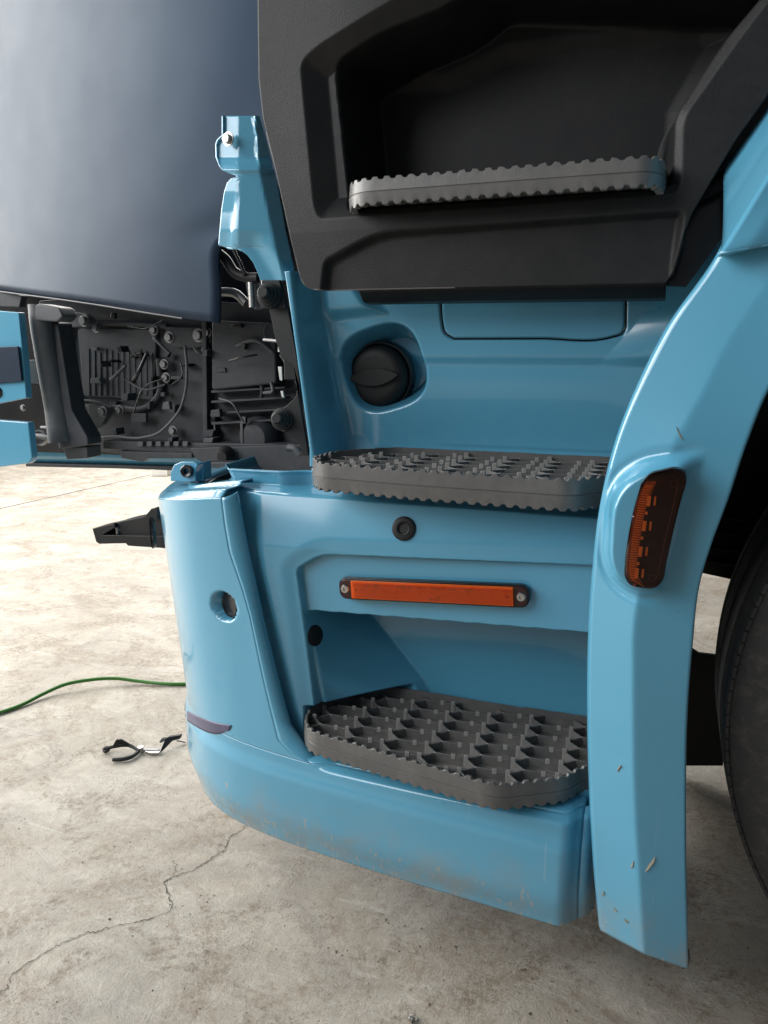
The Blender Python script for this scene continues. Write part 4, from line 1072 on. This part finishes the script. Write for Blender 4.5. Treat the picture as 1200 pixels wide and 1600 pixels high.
# ---- wheel
def wheel():
    R = .512; cx, cz = .612, .512; y0, y1 = .995, 1.285
    prof = [(R-.19, .02), (R-.15, -.004), (R-.112, -.009), (R-.110, -.0115), (R-.106, -.0115), (R-.104, -.0095), (R-.09, -.010), (R-.066, -.0085), (R-.064, -.0110), (R-.058, -.0108), (R-.056, -.0078), (R-.045, -.006), (R-.022, .004), (R-.010, .014), (R-.004, .024)]
    for g in (.075, .145, .215):
        prof += [(R, g-.010), (R-.010, g-.007), (R-.010, g+.007), (R, g+.010)]
    prof += [(R-.004, .266), (R-.010, .276), (R-.022, .286), (R-.09, .300), (R-.19, .27)]
    root = link('wheel', bpy.data.meshes.new('wheel'), None, truck, False) if False else None
    t = lathe('wheel', prof, (cx, y0, cz), (0, 1, 0), RUBBER, truck, 160, 50)
    t['label'] = 'dark worn front tyre beside the fender'
    # shoulder sipes
    V = []; Fc = []
    lathe('rim', [(.02, .06), (.10, .05), (.14, .09), (.26, .10), (.30, .02), (.325, .012), (.33, .03)], (cx, y0, cz), (0, 1, 0), DULL, t, 64)
    for k in range(190):
        th = 2*math.pi*k/190
        if not (math.cos(th) < -.55): continue
        c = np.array([cx+(R-.008)*math.cos(th), y0+.030, cz+(R-.008)*math.sin(th)]); er = np.array([math.cos(th), 0, math.sin(th)]); et = np.array([-math.sin(th), 0, math.cos(th)])
        q = [c+er*.0055-et*.0076, c+er*.0055+et*.0076, c+er*.0005+et*.0079, c+er*.0005-et*.0079]
        prism('tread_block', [v+np.array([0, -.014, 0]) for v in q], (0, .022, 0), RUBBER, t, .001, 1)
wheel()
# wheel-arch liner: curved black shell behind the fender
ct = np.array([.612, 0, .512]); LG = []
for yq in (1.0, 1.15, 1.35, 1.55):
    LG.append([ct+np.array([-.68*math.cos(a), yq, .70*math.sin(a)]) for a in np.linspace(math.radians(22), math.radians(140), 60)])
LGa = np.array(LG)
for i in range(60):
    LGa[:, i] += np.array([0, 0, 0])
grid('wheel_arch_liner', LGa, BLACK, truck, .004, toward=(.6, 1.2, .5))
plate('inner_wheel_wall', [(1040, 320), (1500, 320), (1500, 960), (1165, 910), (1086, 893), (1040, 884)], 1.62, .02, GLOSSBLACK, truck, 0)
for k, y in enumerate((800, 825, 850, 872)):
    plate('liner_rib', [(1085, y), (1190, y+16), (1190, y+20), (1085, y+4)], 1.60, .02, BLACK, truck, .002)
plate('mud_flap', [(1040, 990), (1068, 996), (1078, 1012), (1092, 1021), (1118, 1024), (1127, 1029), (1130, 1040), (1130, 1197), (1068, 1197), (1040, 1190)], 1.75, .012, BLACK, truck, .002)
# dark inner structure behind the gap between bumper and fender, and chassis under the cab
plate('inner_bracket', [(860, 1255), (960, 1268), (960, 1392), (924, 1402), (905, 1405), (870, 1380)], 1.06, .012, GLOSSBLACK, truck, .001)
ib = plate('step_support', [(860, 1225), (1000, 1248), (1000, 1285), (860, 1258)], 1.045, .01, BLUE, truck, .001)
box('cab_underside_blocker', (.35, 2.1, 1.15), (2.2, 1.3, .5), BLACK, truck)  # unseen box for the cab's underside, added to keep things there dark
box('cab_body_blocker', (.75, 2.2, 2.3), (1.6, 1.8, 1.6), CABDARK, truck)  # unseen box for the cab's bulk, added to block light and cast shade
box('bay_bulkhead', (-.20, 1.62, .62), (.44, .50, .80), BLACK, truck)
box('bay_side_wall', (-.62, 1.905, .66), (.60, .03, .40), BLACK, truck)
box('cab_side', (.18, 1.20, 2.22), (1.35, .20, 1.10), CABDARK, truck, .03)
box('step_box_back', (-.26, 1.32, .60), (.56, .05, .50), BLACK, truck)
box('cab_wall', (.10, 1.36, 1.35), (.90, .10, .60), BLACK, truck)

# ------------------------------------------------------------------ loose things on the floor
# green cable
gp = [PZ(x, y, .006) for x, y in ((-160, 1150), (-60, 1132), (0, 1113.5), (30, 1103), (70, 1083), (100, 1070), (135, 1063), (180, 1060), (215, 1064), (262, 1068.5), (330, 1066), (420, 1055), (520, 1050))]
for i, z in zip((4, 5, 6, 7, 8), (.012, .02, .022, .018, .010)): gp[i] = PZ(*((70, 1083), (100, 1070), (135, 1063), (180, 1060), (215, 1064))[i-4], z)
gc = tube('cable', gp, .0052, GREEN, None, 10, 120)
gc['label'] = 'thin green cable snaking over the floor towards the bumper'; gc['category'] = 'cable'
# pliers
pl = bpy.data.objects.new('pliers', None); COL.objects.link(pl); pl.location = PZ(215, 1172, 0)
pl['label'] = 'small black-handled pliers lying open on the concrete'; pl['category'] = 'pliers'
def fp_(x, y, z): return PZ(x, y, z)
tube('handle', [fp_(164, 1170, .010), fp_(176, 1167, .014), (fp_(190, 1164, .018)), fp_(203, 1165, .016), fp_(212, 1170, .012), fp_(217, 1174, .009)], [.005, .0045, .0055, .005, .004, .004], BLACK, pl, 8, 30)
tube('handle', [fp_(176, 1187, .007), fp_(190, 1186.5, .007), fp_(203, 1183.5, .008), fp_(212, 1178, .008), fp_(217, 1173, .009)], [.0045, .005, .005, .0045, .004], BLACK, pl, 8, 30)
prism('grip_web', [fp_(175, 1167, .02), fp_(181, 1156, .035), fp_(188, 1156, .035), fp_(200, 1163, .022), fp_(188, 1164, .018)], (0, .006, 0), BLACK, pl, .001)
lathe('loop', [(.006, -.003), (.009, -.003), (.009, .003), (.006, .003)], fp_(166, 1171, .008), (0, -.3, 1), BLACK, pl, 16)
lathe('pivot', [(0, .012), (.007, .012), (.008, .009), (.008, 0)], fp_(220, 1174, 0), (0, 0, 1), STEEL, pl, 16)
prism('jaw', [fp_(224, 1172, .004), fp_(246, 1172, .004), fp_(250, 1174, .004), (fp_(246, 1176, .004)), fp_(224, 1175, .004)], (0, 0, .006), DULL, pl, .001)
prism('jaw', [fp_(226, 1176, .003), fp_(234, 1179, .003), fp_(248, 1179, .003), fp_(250, 1176, .003), fp_(236, 1176, .003)], (0, 0, .005), STEEL, pl, .001)
# clip
ck = bpy.data.objects.new('plastic_clip', None); COL.objects.link(ck); ck.location = PZ(265, 1162, 0)
ck['label'] = 'bent black plastic clip on the floor between the pliers and the bumper'; ck['category'] = 'clip'
prism('clip_arm', [fp_(249, 1177, .004), fp_(252, 1175, .004), fp_(268, 1158, .02), fp_(280, 1155, .02), fp_(281, 1149, .03), fp_(262, 1152, .03), fp_(256, 1160, .018)], (0, .01, 0), BLACK, ck, .001)
prism('clip_tab', [fp_(248, 1160, .015), fp_(252, 1154, .022), fp_(259, 1154, .024), fp_(258, 1158, .018), fp_(251, 1161, .014)], (0, .008, 0), BLACK, ck, .001)
tube('clip_wire', [fp_(276, 1157, .012), fp_(282, 1158, .008), fp_(290, 1160, .004)], .002, DULL, ck, 6, 12)
# screw
sw = bpy.data.objects.new('screw', None); COL.objects.link(sw); sw.location = PZ(646, 1590, 0)
sw['label'] = 'tiny silver hex-head screw lying on the floor below the bumper'; sw['category'] = 'screw'
sc_ = PZ(643, 1591, .0052)
lathe('head', [(0, -.004), (.0040, -.004), (.0044, -.003), (.0044, .0), (.0056, .0), (.0058, .0012), (.003, .0014)], sc_, (.95, .15, -.12), STEEL, sw, 12)
lathe('shank', [(.0026, .0012), (.0026, .003), (.0019, .004), (.0026, .005), (.0019, .006), (.0025, .007), (.0018, .008), (.0016, .010), (0, .014)], sc_, (.95, .15, -.12), STEEL, sw, 12)
# pale block far off on the floor
pb = prism('pale_block', [PZ(236, 744, 0), PZ(262, 744, 0), PZ(262, 744, 0)+np.array([0, .15, 0]), PZ(236, 744, 0)+np.array([0, .15, 0])], (0, 0, .05), WHITEP, None, .005)
pb['label'] = 'low pale block on the far floor behind the bumper lug'; pb['category'] = 'block'
# parent floor-thing parts: vertices are in world space
for e in (pl, ck, sw):
    for c in e.children: c.matrix_parent_inverse = Matrix.Translation(-Vector(e.location))
